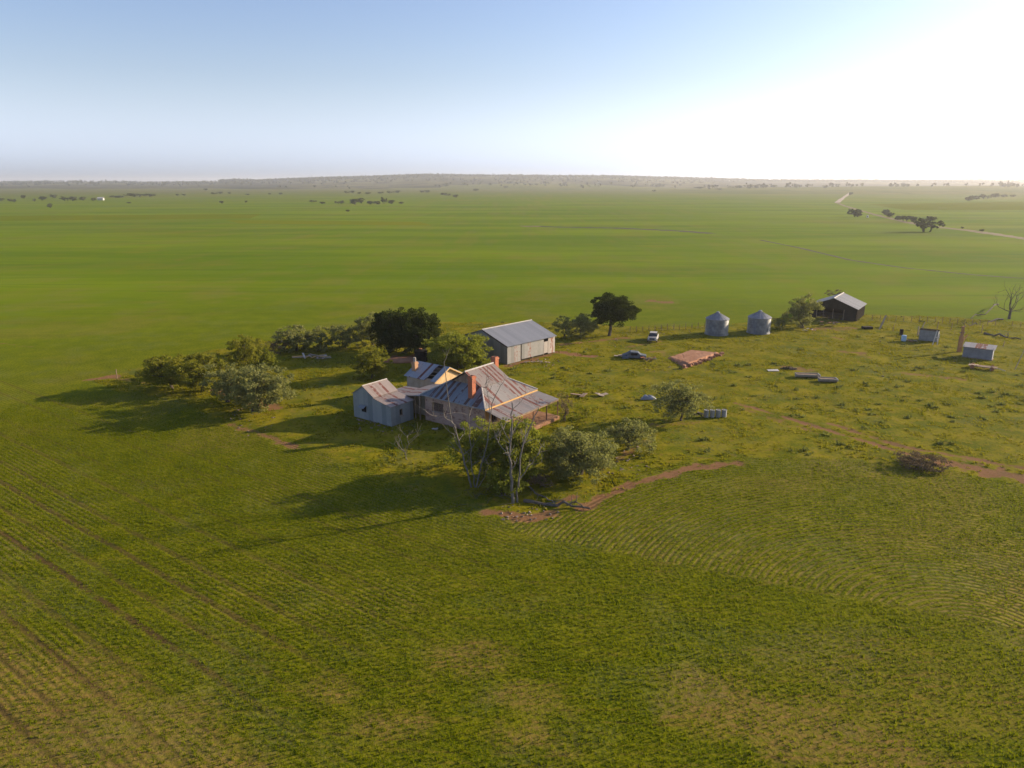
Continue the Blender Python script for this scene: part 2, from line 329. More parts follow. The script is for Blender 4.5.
# ------------------------------------------------------------------ crop and pasture tufts (uncountable)
def tufts(name,X,Y,h,wd,nb,mat,lean=.5):
    n=len(X); X=np.repeat(X,nb); Y=np.repeat(Y,nb); h=np.repeat(h,nb)*np.random.uniform(.6,1.15,n*nb); wd=np.repeat(wd,nb)
    a=np.random.uniform(0,2*np.pi,n*nb); ox=np.random.normal(0,1,n*nb)*wd*.5; oy=np.random.normal(0,1,n*nb)*wd*.5
    l=np.random.uniform(.1,lean,n*nb)*h; b=np.random.uniform(0,2*np.pi,n*nb)
    V=np.empty((n*nb,3,3)); ww=wd*.5
    V[:,0]=np.stack([X+ox-np.cos(a)*ww,Y+oy-np.sin(a)*ww,np.full(n*nb,-.06)],-1)
    V[:,1]=np.stack([X+ox+np.cos(a)*ww,Y+oy+np.sin(a)*ww,np.full(n*nb,-.06)],-1)
    V[:,2]=np.stack([X+ox+np.cos(b)*l,Y+oy+np.sin(b)*l,h],-1)
    o=npmesh(name,V.reshape(-1,3),np.arange(n*nb*3).reshape(-1,3),mat); tag(o,kind='stuff'); return o
def vis(X,Y,m_=18): # roughly inside the view, a little wider
    return np.abs(X)<(Y*CP+H*SP)*(.72)+m_
def trkline(X,Y):
    s=X*ROWN[0]+Y*ROWN[1]; t=np.zeros(X.shape)
    for off in (18.4,20.3,22.5,24.6,13.9,15.8,27.9,10.2,11.9,7.4,5.6): t=np.maximum(t,np.exp(-((s-off)/.28)**2))
    return t
def crop_points():
    px,py=[],[]
    sp=.42; ds=.085
    u=np.arange(-100,95,ds); t=np.arange(5,110,sp)+sp*.75
    U,T=np.meshgrid(u,t); U=U+np.random.uniform(-.1,.1,U.shape); x_=U*.81+T*.585; y_=-U*.585+T*.81; T=T+np.random.normal(0,1,T.shape)*(.10+.25*sm(x_*.59-y_*.81+42,-4,10))
    D=np.array([.81,-.585]); X=U*D[0]+T*ROWN[0]; Y=U*D[1]+T*ROWN[1]
    X,Y=X.ravel(),Y.ravel(); k=(Y>25)&(Y<100)&vis(X,Y); X,Y=X[k],Y[k]; mm=masks(X,Y); k=(mm['curved']<.5); px.append(X[k]); py.append(Y[k])
    for r in (np.arange(1,40,sp)+sp*.75)/.88:
        nn=int(2*np.pi*r/ds); a=np.random.uniform(0,2*np.pi,nn); x=ROWC[0]+(r+np.random.normal(0,.03,nn))*np.cos(a); y=ROWC[1]+(r)*np.sin(a)
        k=(side(x,y)>0)&(x>0)&(y<75)&vis(x,y); px.append(x[k]); py.append(y[k])
    n=85000; x=np.random.uniform(-95,95,n); y=np.random.uniform(25,100,n); k=vis(x,y); px.append(x[k]); py.append(y[k])
    X=np.concatenate(px); Y=np.concatenate(py); mm=masks(X,Y)
    pr=(1-mm['yard'])*(1-.95*sm(mm['soil'],.1,.5))*(1-.6*mm['dry'])*(1-.8*trkline(X,Y)*mm['trk'])*(.55+.45*vnoise(X,Y,1.2,40))*(1-.55*mm['curved']*sm(-side(X,Y),-14,-1))*(1-sm(Y,70,100))
    k=np.random.rand(len(X))<pr; return X[k],Y[k]
CX,CY=crop_points()
lf_crop=leaf('crop_leaf',(.064,.096,.002),(.180,.190,.005),.42)
tufts('young_crop',CX,CY,.10+.10*np.random.rand(len(CX)),np.full(len(CX),.07),3,lf_crop,.9)
n=170000; X=np.random.uniform(-66,130,n); Y=np.random.uniform(48,165,n); k=vis(X,Y); X,Y=X[k],Y[k]; mm=masks(X,Y)
cl=vnoise(X,Y,1.6,41)*.6+vnoise(X,Y,.6,42)*.4
k=np.random.rand(len(X))<mm['yard']*(1-.93*sm(mm['soil'],.1,.5))*sm(cl,.3,.7); X,Y=X[k],Y[k]
lf_past=leaf('pasture_leaf',(.078,.095,.005),(.24,.21,.014),.42)
tufts('pasture_grass',X,Y,.10+.17*np.random.rand(len(X))**3,np.full(len(X),.17),4,lf_past,.8)
n=1700; X=np.random.uniform(-40,112,n); Y=np.random.uniform(52,150,n); k=vis(X,Y); X,Y=X[k],Y[k]; mm=masks(X,Y)
gw=[(G(900,405),11.),(G(755,372),6.),(G(800,400),9.),(G(640,455),5.),(G(690,445),5.),(G(985,395),9.)]
pw=sm(vnoise(X,Y,5,44)*.6+vnoise(X,Y,1.7,45)*.4,.5,.7)*.5
for g_,r_ in gw: pw=np.maximum(pw,.95*np.exp(-(((X-g_.x)/r_)**2+((Y-g_.y)/(r_*.7))**2)))
k=np.random.rand(len(X))<mm['yard']*(1-sm(mm['soil'],.2,.6))*pw; X,Y=X[k],Y[k]
tufts('yard_weeds',X,Y,.22+.30*np.random.rand(len(X))**2,np.full(len(X),.42),10,leaf('weed_leaf',(.065,.082,.018),(.16,.165,.05),.35),1.2)
# ------------------------------------------------------------------ distant ground features
SOILM=plain('track_soil',(.12,.092,.032),(.155,.115,.045),.15,.95)
def ribbon(name,pts,wd,mat,z=.05,hf=None,seg=14):
    P_=[]; 
    for a,b in zip(pts[:-1],pts[1:]):
        for i in range(seg): P_.append(a.lerp(b,i/seg))
    P_.append(pts[-1]); vs=[];N=len(P_)
    for i,p in enumerate(P_):
        d=(P_[min(i+1,N-1)]-P_[max(i-1,0)]); d.z=0; d.normalize(); nn=Vector((-d.y,d.x,0))
        k=wd*(.75+.5*random.random())/2
        for s_ in (-1,1):
            q=p+nn*k*s_; vs.append((q.x,q.y,(hf(q.x,q.y) if hf else 0)+z))
    o=MB().poly(vs,[(2*i,2*i+1,2*i+3,2*i+2) for i in range(N-1)]).build(name,mat); tag(o,kind='structure'); return o
ribbon('dirt_track',[G(*p) for p in ((1040,241),(1000,235),(965,230),(935,227),(905,222))],8,SOILM)
ribbon('dirt_track',[G(*p) for p in ((905,222),(880,216),(862,211),(845,206),(836,202.5))],4.5,SOILM,.06)
DITCH=plain('ditch_earth',(.028,.030,.010),(.055,.048,.018),.3,1.)
ribbon('ditch',[G(*p) for p in ((528,226),(560,227.2),(615,228),(680,231),(712,233.5))],8.,DITCH,.03)
ribbon('field_bank',[G(*p) for p in ((760,240),(800,248),(850,260),(905,268),(975,275),(1045,280))],1.7,DITCH,.03)
ribbon('bare_bank',[G(*p) for p in ((522,226.5),(530,226.3),(540,226.5))],12,SOILM,.06)
for pts,c1,c2 in (([(225,220),(420,222),(432,225.5),(240,223.5)],(.13,.16,.006),(.16,.165,.01)),
  ([(0,216),(262,214),(250,218.5),(0,221)],(.11,.145,.006),(.14,.15,.01)),([(868,204),(1060,201),(1060,210),(905,210)],(.12,.145,.012),(.14,.15,.02))):
    o=MB().poly([(G(*p).x,G(*p).y,.03) for p in pts],[tuple(range(len(pts)))[::-1]]).build('field',plain('paddock_%d'%pts[0][1]+str(pts[0][0]),c1,c2,.02,1.,0,0,0)); tag(o,kind='structure')
# ------------------------------------------------------------------ hills: rings of land rising to a crest, seen along each bearing
def crest_z(py,D): return H+(182-py)/F*D*CP*1.0
class Hill:
    def __init__(s,name,prof,D0,D1,D2,mat,zfoot=-2.,nb=150,nd=22,rag=0.):
        s.prof=prof; s.D0=D0; s.D1=D1; s.D2=D2; s.zf=zfoot
        pxs=np.linspace(prof[0][0],prof[-1][0],nb); vs=[]
        for x in pxs:
            for j in range(nd):
                t=j/(nd-1); d=D0+(D2-D0)*t; X=(x-512)/F*d; vs.append((X,d,s.h(X,d)+ (0 if j in(0,nd-1) else rag*math.sin(X*.013+j)*math.sin(d*.006+X*.004))))
        fs=[(i*nd+j,(i+1)*nd+j,(i+1)*nd+j+1,i*nd+j+1) for i in range(nb-1) for j in range(nd-1)]
        s.o=MB().poly(vs,fs).build(name,mat,smooth=True); tag(s.o,kind='structure')
    def h(s,X,d):
        px=512+X/d*F
        zc=crest_z(np.interp(px,[p[0] for p in s.prof],[p[1] for p in s.prof]),s.D1)
        if d<=s.D1: t=(d-s.D0)/(s.D1-s.D0); k=max(0,min(1,t)); k=k**1.35
        else: k=1-((d-s.D1)/(s.D2-s.D1))**2
        return s.zf+(zc-s.zf)*max(0,k)
def hillmat(name,c1,c2,c3,sc):
    m=NT(name); v=m.coord('Object',(1,.45,1)); n=m.noise(v,sc,6,.6); n2=m.noise(v,sc*6,4,.7)
    c=m.mix(m.mr(n,.4,.6),c1,c2); c=m.mix(m.mr(n2,.5,.62),c,c3); m.bsdf(c,1,None,0,0); return m.m
HM1=hillmat('hill_scrub',(.030,.034,.018),(.105,.098,.04),(.018,.022,.012),.0016)
HM2=hillmat('hill_pasture',(.10,.115,.03),(.13,.13,.04),(.085,.10,.03),.002)
ridge=Hill('hill_ridge',[(-260,182.5),(-120,183.2),(0,183),(60,182.2),(110,182.2),(160,183),(215,182.6),(245,180.8),(268,181.4),(300,180),(340,178.6),(375,177.8),(405,176.6),(430,175.8),(470,176.6),(520,176.6),(560,177.2),(600,177),(650,178.4),(690,179.4),(720,180.5),(760,181.3),(800,181.6),(860,181.8),(930,182.4),(1000,183.5)],2700,5200,6400,HM1,rag=2.5)
far=Hill('hill_range',[(-260,182),(150,181.6),(240,181),(270,179.2),(300,178),(345,177.6),(380,179),(420,181),(700,181.5),(740,181.2),(800,180.6),(880,180.8),(960,180.2),(1040,180.6),(1300,181)],7500,9500,10500,HM1)
range2=Hill('hill_range',[(680,184),(740,181.8),(800,181.1),(860,180.7),(900,181.2),(960,180.5),(1040,180.9),(1150,180.4),(1300,181.5)],4300,6400,7400,HM1,rag=2)
rise=Hill('hill_rise',[(640,190),(690,188.3),(740,187.2),(800,187),(860,186.2),(900,186.2),(960,185.6),(1030,186.2),(1120,186),(1300,186)],1450,2600,3400,HM2)
mid=Hill('hill_slope',[(300,188.2),(380,187),(450,184.6),(520,183.5),(600,184.5),(660,186),(720,187.5),(790,188)],2300,3600,4500,HM2)
def hz(x,y): return max(0.,max(h_.h(x,y) if h_.prof[0][0]<512+x/max(y,1)*F<h_.prof[-1][0] and h_.D0<y<h_.D2 else 0. for h_ in (ridge,rise,mid,range2,far)))
def Ghill(px,py):               # where the line of sight meets the land, hills included
    u=(px-512)/F; v=(384-py)/F; d=Vector((u,CP+v*SP,-SP+v*CP)); y=300.
    while y<9000:
        t=y/d.y; x=d.x*t; z=H+d.z*t
        if z<=hz(x,y): return Vector((x,y,hz(x,y)))
        y*=1.004
    return Vector((d.x*5200/d.y,5200.,hz(d.x*5200/d.y,5200.)))
ROADM=plain('pale_road',(.26,.21,.15),(.32,.26,.2),.05,.95)
ribbon('gravel_road',[Ghill(837,203),Ghill(842,199),Ghill(850,193)],6.5,ROADM,.5,hz,20)
# ------------------------------------------------------------------ foliage
def pn(p): return np.sin(p[:,0]*1.9+1.3*np.sin(p[:,1]*1.3))+np.sin(p[:,1]*2.1+p[:,2]*1.7)+np.sin(p[:,2]*2.3-p[:,0]*1.1)
def crown_mesh(lobes,dens,size,rng,gap=.0,clump=15):
    Vs=[]
    for c,r in lobes:
        A=4*math.pi*((r[0]*r[1]+r[0]*r[2]+r[1]*r[2])/3); n=max(12,int(A*dens)); c=np.array(c); r=np.array(r)
        k=clump; cd=rng.normal(size=(k,3)); cd/=np.linalg.norm(cd,axis=1)[:,None]; cr=rng.uniform(.24,.42,k); cc=cd*rng.uniform(.62,.98,k)[:,None]
        i=rng.integers(0,k,n); d=rng.normal(size=(n,3)); d/=np.linalg.norm(d,axis=1)[:,None]
        q=cc[i]+d*(cr[i]*np.clip(1-np.abs(rng.normal(0,.3,n)),.05,1.15))[:,None]*np.array([1,1,.75])
        p=c+q*r
        keep=(pn(p*1.6)+rng.normal(0,.7,n)>-1.5+gap*2)&(p[:,2]>.12)
        p=p[keep]; d=d[keep]; n=len(p)
        if n==0: continue
        nrm=d*.8+rng.normal(size=(n,3))*.7+np.array([0,0,.35]); nrm/=np.linalg.norm(nrm,axis=1)[:,None]
        t=np.cross(nrm,rng.normal(size=(n,3))); t/=np.linalg.norm(t,axis=1)[:,None]; b=np.cross(nrm,t)
        s=(size*rng.uniform(.55,1.25,n))[:,None]
        q=np.stack([p-t*s*.6-b*s*.28,p+t*s*.15-b*s*.5,p+t*s*.65+b*s*.1,p-t*s*.1+b*s*.5],1); Vs.append(q.reshape(-1,3))
    V=np.concatenate(Vs); return V,np.arange(len(V)).reshape(-1,4)
BARK=plain('bark',(.06,.047,.036),(.12,.10,.08),4,.95,0,.6,.1,(1,1,.3))
BARKG=plain('grey_deadwood',(.12,.105,.09),(.20,.18,.155),4,.9,0,.6,.1,(1,1,.3))
BARKD=plain('dark_deadwood',(.07,.06,.052),(.14,.12,.105),4,.9,0,.6,.1,(1,1,.3))
LEAF=dict(grey=leaf('grey_green_leaf',(.088,.100,.036),(.27,.265,.10),.4),
 olive=leaf('olive_leaf',(.075,.088,.012),(.25,.235,.034),.42),
 pine=leaf('dark_leaf',(.018,.028,.007),(.060,.072,.015),.18),
 bright=leaf('bright_leaf',(.088,.112,.014),(.26,.265,.042),.44),
 far=leaf('far_leaf',(.075,.085,.045),(.125,.13,.065),.2),
 twig=leaf('dry_twig',(.10,.072,.045),(.20,.145,.095),.15))
def limb(mb,a,b,r0,r1,rng,seg=5,wob=.12,n=6):
    a=Vector(a);b=Vector(b);L=(b-a).length;pts=[]
    for i in range(seg+1):
        t=i/seg; q=a.lerp(b,t); k=wob*L*math.sin(math.pi*t)
        pts.append(q+Vector(rng.normal(size=3))*k*.5)
    mb.tube(pts,[r0+(r1-r0)*i/seg for i in range(seg+1)],n)
def tree(name,label,cat,base,box,kind='olive',nl=9,seed=1,dens=11.,size=.3,gap=0.,trunk=.16,stems=1,depth=1.,group=None,bark=None,shape='round',bush=None):
    bush=(cat=='shrub') if bush is None else bush
    rng=np.random.default_rng(seed); b=G(*base); sc=pxm(b); x0,x1,y0,y1=box
    W=(x1-x0)/sc; top=(base[1]-y0)/sc/.97; D=W*depth; top-=.12*D*.5; bot=max(.15,(base[1]-y1)/sc/.97); cx=((x0+x1)/2-base[0])/sc
    root=thing(name,label,cat,b,0,group); trunk*=.72; bot=max(.1,bot-.12*(top-bot)); cz=(top+bot)/2; rz=(top-bot)/2
    lobes=[]
    for i in range(nl):
        if shape=='dome':
            a=2*math.pi*(i+rng.uniform(-.3,.3))/nl*2.4; q=math.sqrt((i+.5)/nl); px=np.array([math.cos(a)*q*.66,math.sin(a)*q*.66,.78*math.sqrt(max(0,1-q*q*.9))-.22+rng.uniform(-.2,.12)])
            f=rng.uniform(.28,.42)
        else:
            zf=1-2*(i+.5)/nl; a=i*2.39996+seed; q=math.sqrt(1-zf*zf); d=np.array([q*math.cos(a),q*math.sin(a),zf])+rng.normal(size=3)*.16
            px=d*rng.uniform(.46,.66); f=rng.uniform(.34,.50)
            if bush: px[2]=px[2]*(.85 if cat=='shrub' else 1.)-(.1 if cat=='shrub' else .0); px[:2]*=1.08
        c=np.array([cx+px[0]*W/2,px[1]*D/2,cz+px[2]*rz]); lobes.append((c,np.array([f*W/2*1.15,f*D/2*1.15,f*rz*1.05])*1.07+.06))
    V,Qd=crown_mesh(lobes,dens*2.7,size*.62,rng,gap)
    tm=MB(); hs=max(.3,min(bot+.35*(top-bot),top*.5))
    for s_ in range(stems):
        o=Vector((rng.uniform(-.25,.25)*(stems>1)*2,rng.uniform(-.2,.2)*(stems>1),-.1))
        f=Vector((cx*.5+rng.uniform(-.3,.3)*(stems>1)*2,rng.uniform(-.2,.2),hs))
        limb(tm,o,f,trunk*1.25,trunk*.75,rng,5,.06,7)
        for i,(c,r) in enumerate(lobes):
            if i%stems==s_: limb(tm,f,Vector(c)+Vector((0,0,r[2]*.3)),trunk*.6,trunk*.12,rng,4,.1,5)
    tm.build('trunk',bark or BARK,root)
    npmesh('crown',V,Qd,LEAF[kind],root)
    return root
def branches(mb,p,d,L,r,depth,rng,spread=.6,up=.1,n=6,tips=None):
    seg=4; pts=[Vector(p)]; dd=Vector(d).normalized()
    for i in range(seg):
        dd=(dd+Vector(rng.normal(size=3))*.13+Vector((0,0,up*.3))).normalized(); pts.append(pts[-1]+dd*L/seg)
    mb.tube(pts,[r*(1-.5*i/seg) for i in range(seg+1)],n if depth>1 else 4)
    if depth<=0:
        if tips is not None: tips.append(pts[-1])
        return
    for i in range(2 if rng.random()<.55 else 3):
        q=pts[rng.integers(2,seg+1)] if i else pts[-1]
        v=(dd+Vector(rng.normal(size=3))*spread+Vector((0,0,up))).normalized()
        branches(mb,q,v,L*rng.uniform(.55,.8),r*.5,depth-1,rng,spread,up,n,tips)
# ---- the left grove
tree('olive_tree','spreading olive green tree at the far left end of the grove, over the dark shadow','tree',(176,388),(138,192,351,387),'olive',11,11,bush=True,trunk=.2,stems=2,gap=.15)
tree('olive_tree','olive green tree second from the left in the grove, its low crown above red soil','tree',(205,391),(178,226,350,391),'olive',10,12,bush=True,trunk=.2,stems=2,gap=.1)
tree('olive_tree','grey green tree in the middle of the left grove leaning towards its right neighbour','tree',(226,402),(206,262,362,405),'grey',10,13,bush=True,trunk=.2,stems=2,gap=.15)
tree('olive_tree','large grey green tree at the front right of the left grove, beside bare soil','tree',(256,411),(236,293,361,412),'grey',13,14,bush=True,trunk=.22,stems=3,gap=.2)
tree('olive_tree','dark green round tree standing behind the left grove','tree',(247,371),(228,270,333,370),'olive',9,15,trunk=.18)
tree('shrub','bright yellow green bush in front of the dark tree behind the left grove','shrub',(269,369),(259,280,345,368),'bright',6,16,trunk=.08)
tree('shrub','low dull green bush peeping out between the grove trees and the open field','shrub',(220,370),(207,234,348,368),'olive',6,17,trunk=.1)
tree('scrub_bush','leafless brownish purple scrub at the left of the pale board heap','shrub',(282,353),(264,293,336,354),'twig',6,18,dens=14,size=.2,gap=.35,trunk=.05,stems=3)
tree('olive_tree','loose grey green tree behind the left end of the pale board heap','tree',(297,351),(275,313,322,352),'grey',9,19,gap=.3,trunk=.14,stems=2)
tree('olive_tree','grey green tree behind the right end of the pale board heap','tree',(318,351),(302,339,326,352),'grey',8,20,gap=.15,trunk=.14,stems=2)
tree('olive_tree','small dark grey green tree on several thin trunks, between board heap and taller tree','tree',(344,348),(328,365,321,345),'grey',8,21,gap=.15,trunk=.13,stems=3)
tree('gum_tree','taller grey green tree with two clear trunks, left beside the black green pines','tree',(371,347),(356,388,311,342),'grey',9,22,gap=.15,trunk=.17,stems=2)
tree('pine_tree','black green dense round tree, left one of the pair behind the kitchen building','tree',(391,352),(374,409,306,353),'pine',18,23,dens=15,size=.3,trunk=.25,bush=True)
tree('pine_tree','black green dense broad tree, right one of the pair behind the kitchen building','tree',(418,354),(396,441,306,355),'pine',22,24,dens=15,size=.3,trunk=.28,bush=True)
tree('pepper_tree','large light green rounded tree between the pines and the machinery shed','tree',(459,368),(428,488,327,370),'bright',17,25,bush=True,dens=12,trunk=.22,gap=.05)
tree('olive_tree','round mid green tree standing alone in shade, left of the kitchen chimney','tree',(372,378),(354,392,346,379),'olive',11,26,bush=True,trunk=.14,gap=.05)
# ---- behind the yard
tree('pine_tree','black green umbrella shaped pine on one thick bare trunk, beyond the yard','tree',(609,336),(592,634,293,322),'pine',20,27,dens=15,size=.3,trunk=.36)
tree('olive_tree','dark grey green small tree just left of the umbrella pine','tree',(581,338),(569,598,311,336),'grey',9,28,trunk=.15,stems=2,gap=.1)
tree('olive_tree','thin grey green small tree next to the right end of the machinery shed','tree',(566,338),(553,577,313,337),'grey',7,29,trunk=.12,stems=2,gap=.3)
tree('gum_tree','pale grey green bushy tree leaning against the left side of the black shed','tree',(800,328),(784,816,294,328),'grey',10,30,trunk=.2,stems=2,gap=.05)
tree('shrub','low rounded grey green bush between the right silo and the bushy tree','shrub',(780,328),(771,787,316,328),'grey',6,31,trunk=.1)
tree('scrub_bush','small brownish bush whose top shows over the black shed roof','shrub',(836,300),(828,844,288,300),'twig',5,32,dens=12,size=.25,trunk=.08,gap=.2)
# ---- front of the house
tree('pepper_tree','tall feathery yellow green tree behind the forked dead tree, by the veranda','tree',(521,480),(489,545,411,492),'bright',18,33,dens=14,bush=True,size=.24,trunk=.16,stems=2,gap=.05)
tree('pepper_tree','darker green feathery tree behind the many stemmed dead tree, by the stone wall','tree',(484,474),(452,510,420,484),'bright',17,34,dens=13,bush=True,size=.24,trunk=.14,stems=2,gap=.1)
tree('shrub','low dense yellow green bush filling the gap between the two dead trees','shrub',(503,495),(484,527,462,496),'bright',9,44,dens=14,size=.24,trunk=.08,stems=2)
tree('olive_tree','broad grey green bush at the foot of the veranda','shrub',(580,475),(539,619,420,475),'grey',17,35,dens=14,size=.24,trunk=.14,stems=3,gap=.02)
tree('olive_tree','medium grey green bush with a visible fork, right of the broad bush','shrub',(628,449),(606,653,411,448),'grey',11,36,dens=13,size=.24,trunk=.13,stems=2,gap=.15)
tree('olive_tree','open dark green tree standing alone left of the row of old drums','tree',(681,421),(653,707,375,416),'grey',14,37,dens=12,size=.24,trunk=.17,stems=1,gap=.12)
tree('shrub','tiny yellow green bush on lit grass left of the many stemmed dead tree','shrub',(447,465),(438,455,453,465),'bright',4,38,size=.2,trunk=.05)
tree('scrub_bush','leafless brown bush at the right end of the veranda','shrub',(564,421),(555,573,389,421),'twig',7,39,dens=20,size=.14,gap=.4,trunk=.05,stems=4)
tree('scrub_bush','low dry tan bush at the foot of the forked dead tree','shrub',(541,487),(526,552,470,487),'twig',6,40,dens=22,size=.14,gap=.25,trunk=.05,stems=3)
tree('scrub_bush','low mound of brown dead brush beside the muddy patch near the right edge','shrub',(920,467),(899,945,453,467),'twig',9,41,dens=20,size=.2,gap=.1,trunk=.05,stems=4)
tree('shrub','small dark weed clump behind the veranda end','shrub',(586,418),(578,595,404,418),'olive',5,42,dens=12,size=.2,gap=.3,trunk=.05)
# ---- dead trees
def dead(name,label,base,stems,seed,mat,group=None,subs=2):
    rng=np.random.default_rng(seed); b=G(*base); sc=pxm(b)
    root=thing(name,label,'dead tree',b,0,group); tr=MB()
    for pts,r0,bs in stems:      # pts in pixels from the base
        P3=[Vector(((x-base[0])/sc,dy,(base[1]-y)/sc/.965)) for x,y,dy in pts]
        N=len(P3); r0*=.62; rad=[r0*(1-.68*i/(N-1)) for i in range(N)]
        P2=[];R2=[]
        for i in range(N-1):
            for k in range(4):
                t=k/4; P2.append(P3[i].lerp(P3[i+1],t)+Vector(rng.normal(size=3))*.04); R2.append(rad[i]+(rad[i+1]-rad[i])*t)
        P2.append(P3[-1]); R2.append(rad[-1]); tr.tube(P2,R2,7)
        for k in range(bs+3):
            i=rng.integers(len(P2)//3,len(P2)); d=Vector((rng.normal(),rng.normal(),.5)).normalized()
            br=MB(); branches(br,P2[i],d,rng.uniform(.7,1.5),max(.026,R2[i]*.55),subs-1,rng,.6,.25,4); br.build('branch',mat,root)
    tr.build('trunk',mat,root)
    return root
dead('dead_tree','pale grey dead tree splitting into two tall bare stems above a stubby forked trunk',(514,503),[
  ([(513,505,0),(512,480,0),(510,455,-.2),(512,425,0),(512,402,.1)],.24,6),([(516,505,.1),(519,480,.2),(521,450,.3),(530,425,.5),(538,408,.4)],.17,6),
  ([(519,480,.2),(528,468,.3),(540,452,.5)],.09,3),([(510,455,-.2),(500,441,-.4),(495,432,-.5)],.08,2)],51,BARKG)
dead('dead_tree','grey dead tree of several thin tall stems, in front of the stone side wall',(473,487),[
  ([(472,489,0),(467,470,0),(460,440,0),(452,415,.2),(447,364,.2)],.15,5),([(475,489,0),(472,465,.2),(470,430,.3),(470,402,.2)],.11,4),
  ([(476,489,0),(480,470,.2),(488,440,.3),(492,405,.4),(501,386,.3)],.12,5),([(490,424,.3),(490,400,.3),(486,385,.2)],.06,2),
  ([(457,424,.1),(446,415,-.3),(433,412,-.5)],.07,2),([(477,488,-.1),(483,478,-.3),(489,462,-.4)],.07,1)],52,BARKG)
dead('dead_sapling','little forked dead sapling on the lit grass in front of the tin shed',(407,459),[([(407,460,0),(404,449,0),(401,438,0)],.07,3),([(405,455,0),(409,444,.2),(407,436,.2)],.06,2)],53,BARKG)
rng=np.random.default_rng(60); b=G(1009,319); root=thing('bare_tree','bare grey branching tree on a dark mound at the right edge','bare tree',b)
mb=MB(); limb(mb,(0,0,-.1),(0,0,1.6),.30,.22,rng,3,.03,8); mb.build('trunk',BARKD,root)
for d,L in (((-.55,0,.75),2.6),((.1,.3,1),2.9),((.6,0,.7),2.7),((-.2,-.5,.9),2.3),((-.95,.1,.25),2.4),((.9,.2,.35),2.)): mb=MB(); branches(mb,(0,0,1.5),d,L,.10,4,rng,.5,.12,5); mb.build('branch',BARKD,root)
def log(name,label,a,bpt,r,seed,mat=BARKD,tw=3,zz=.15):
    rng=np.random.default_rng(seed); a=G(*a); bpt=G(*bpt); root=thing(name,label,'log',a); mb=MB(); q=bpt-a
    limb(mb,(0,0,zz),(q.x,q.y,zz),r,r*.45,rng,7,.06,7); mb.build('trunk',mat,root)
    if tw:
        for i in range(tw): mb=MB(); t=rng.uniform(.3,1); branches(mb,(q.x*t,q.y*t,zz),(q.x*.3+rng.normal()*2,q.y*.3+rng.normal()*2,rng.uniform(.3,1.2)),1.,r*.4,1,rng,.6,.1,4); mb.build('branch',mat,root)
    return root
log('fallen_log','dark fallen log lying on bare soil right of the forked dead tree',(524,502),(590,510),.17,61)
log('fallen_branch','thin pale fallen branch propped on the ground behind the dark fallen log',(528,487),(556,507),.08,62,BARKG,1)
log('fallen_branch','long broken branch lying from the bare tree down towards the leaning pole',(998,307),(970,322),.15,63,BARKD,3,.6)
log('fallen_log','thin dark log lying flat across the grass left of the bare tree foot',(1003,320),(962,327),.16,64,BARKD,2)
log('fallen_log','dark log trail ending in a white stub near the right edge',(984,334),(1021,340),.22,65,BARKD,2)
log('fallen_branch','pale dead stick lying in the shade under the leftmost grove tree',(158,384),(172,380),.06,66,BARKG,1)
rng=np.random.default_rng(67); b=G(497,497); root=thing('brushwood','tangle of dead twigs lying in shade between the two dead trees','brushwood',b)
for i in range(24): mb=MB(); p=Vector((rng.normal()*2.2-.5,rng.normal()*.8,.1)); branches(mb,p,(rng.normal(),rng.normal(),.15),1.,.02,1,rng,.6,.0,4); mb.build('twig',BARKD,root)
# ================================================================== BUILDINGS
STONE=stone('stone_wall',(.20,.105,.08),(.46,.29,.225),(.40,.29,.23),.5,.26,(.44,.31,.25))
BRICK=stone('red_brick',(.42,.13,.06),(.36,.10,.05),(.38,.22,.15),.23,.09)
CREAM=plain('cream_plaster',(.55,.40,.22),(.44,.30,.16),1.2,.9)
PLAST=plain('grey_plaster',(.30,.25,.19),(.40,.34,.27),1.,.9)
WOOD=plain('old_timber',(.16,.11,.075),(.28,.21,.15),3,.9,0,.4,.1,(1,1,.2))
FASC=plain('ochre_fascia',(.52,.33,.13),(.42,.25,.10),2,.8)
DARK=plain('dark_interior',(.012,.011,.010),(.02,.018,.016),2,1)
RUSTM=plain('rusty_iron',(.22,.09,.045),(.32,.15,.08),3,.8)
CONC=plain('concrete',(.23,.20,.17),(.32,.285,.25),2,.9)
WHITE=plain('white_paint',(.40,.38,.35),(.50,.48,.44),3,.6)
RUST=(.23,.085,.055)
MAROON=(.13,.045,.035)
ROOFX=iron('roof_iron_down_y',(.20,.18,.17),(.27,.24,.225),MAROON,.80,0,sheetw=.4)
ROOFXR=iron('roof_iron_rusty_y',(.195,.165,.15),(.235,.205,.185),MAROON,.66,0,streak=.3,sheetw=.33)
ROOFXH=iron('roof_iron_light_rust_y',(.19,.175,.165),(.25,.232,.218),MAROON,.775,0,sheetw=.42)
ROOFY=iron('roof_iron_down_x',(.15,.175,.195),(.225,.245,.265),(.09,.05,.04),.74,1,sheetw=.4)
SHEDR=iron('roof_iron_clean',(.19,.20,.22),(.225,.235,.255),RUST,1.3,0,streak=.3)
WALLX=iron('wall_iron_x',(.20,.195,.185),(.29,.28,.265),RUST,.86,0)
WALLY=iron('wall_iron_y',(.26,.28,.29),(.36,.37,.37),RUST,.98,1)
TINX=iron('tin_wall_x',(.20,.225,.24),(.29,.31,.32),(.12,.09,.075),1.0,0)
TINY=iron('tin_wall_y',(.19,.22,.24),(.29,.315,.33),(.12,.09,.075),.98,1)
TINR=iron('tin_roof_rusty',(.25,.20,.175),(.31,.26,.235),MAROON,.67,0,streak=.22,sheetw=.36)
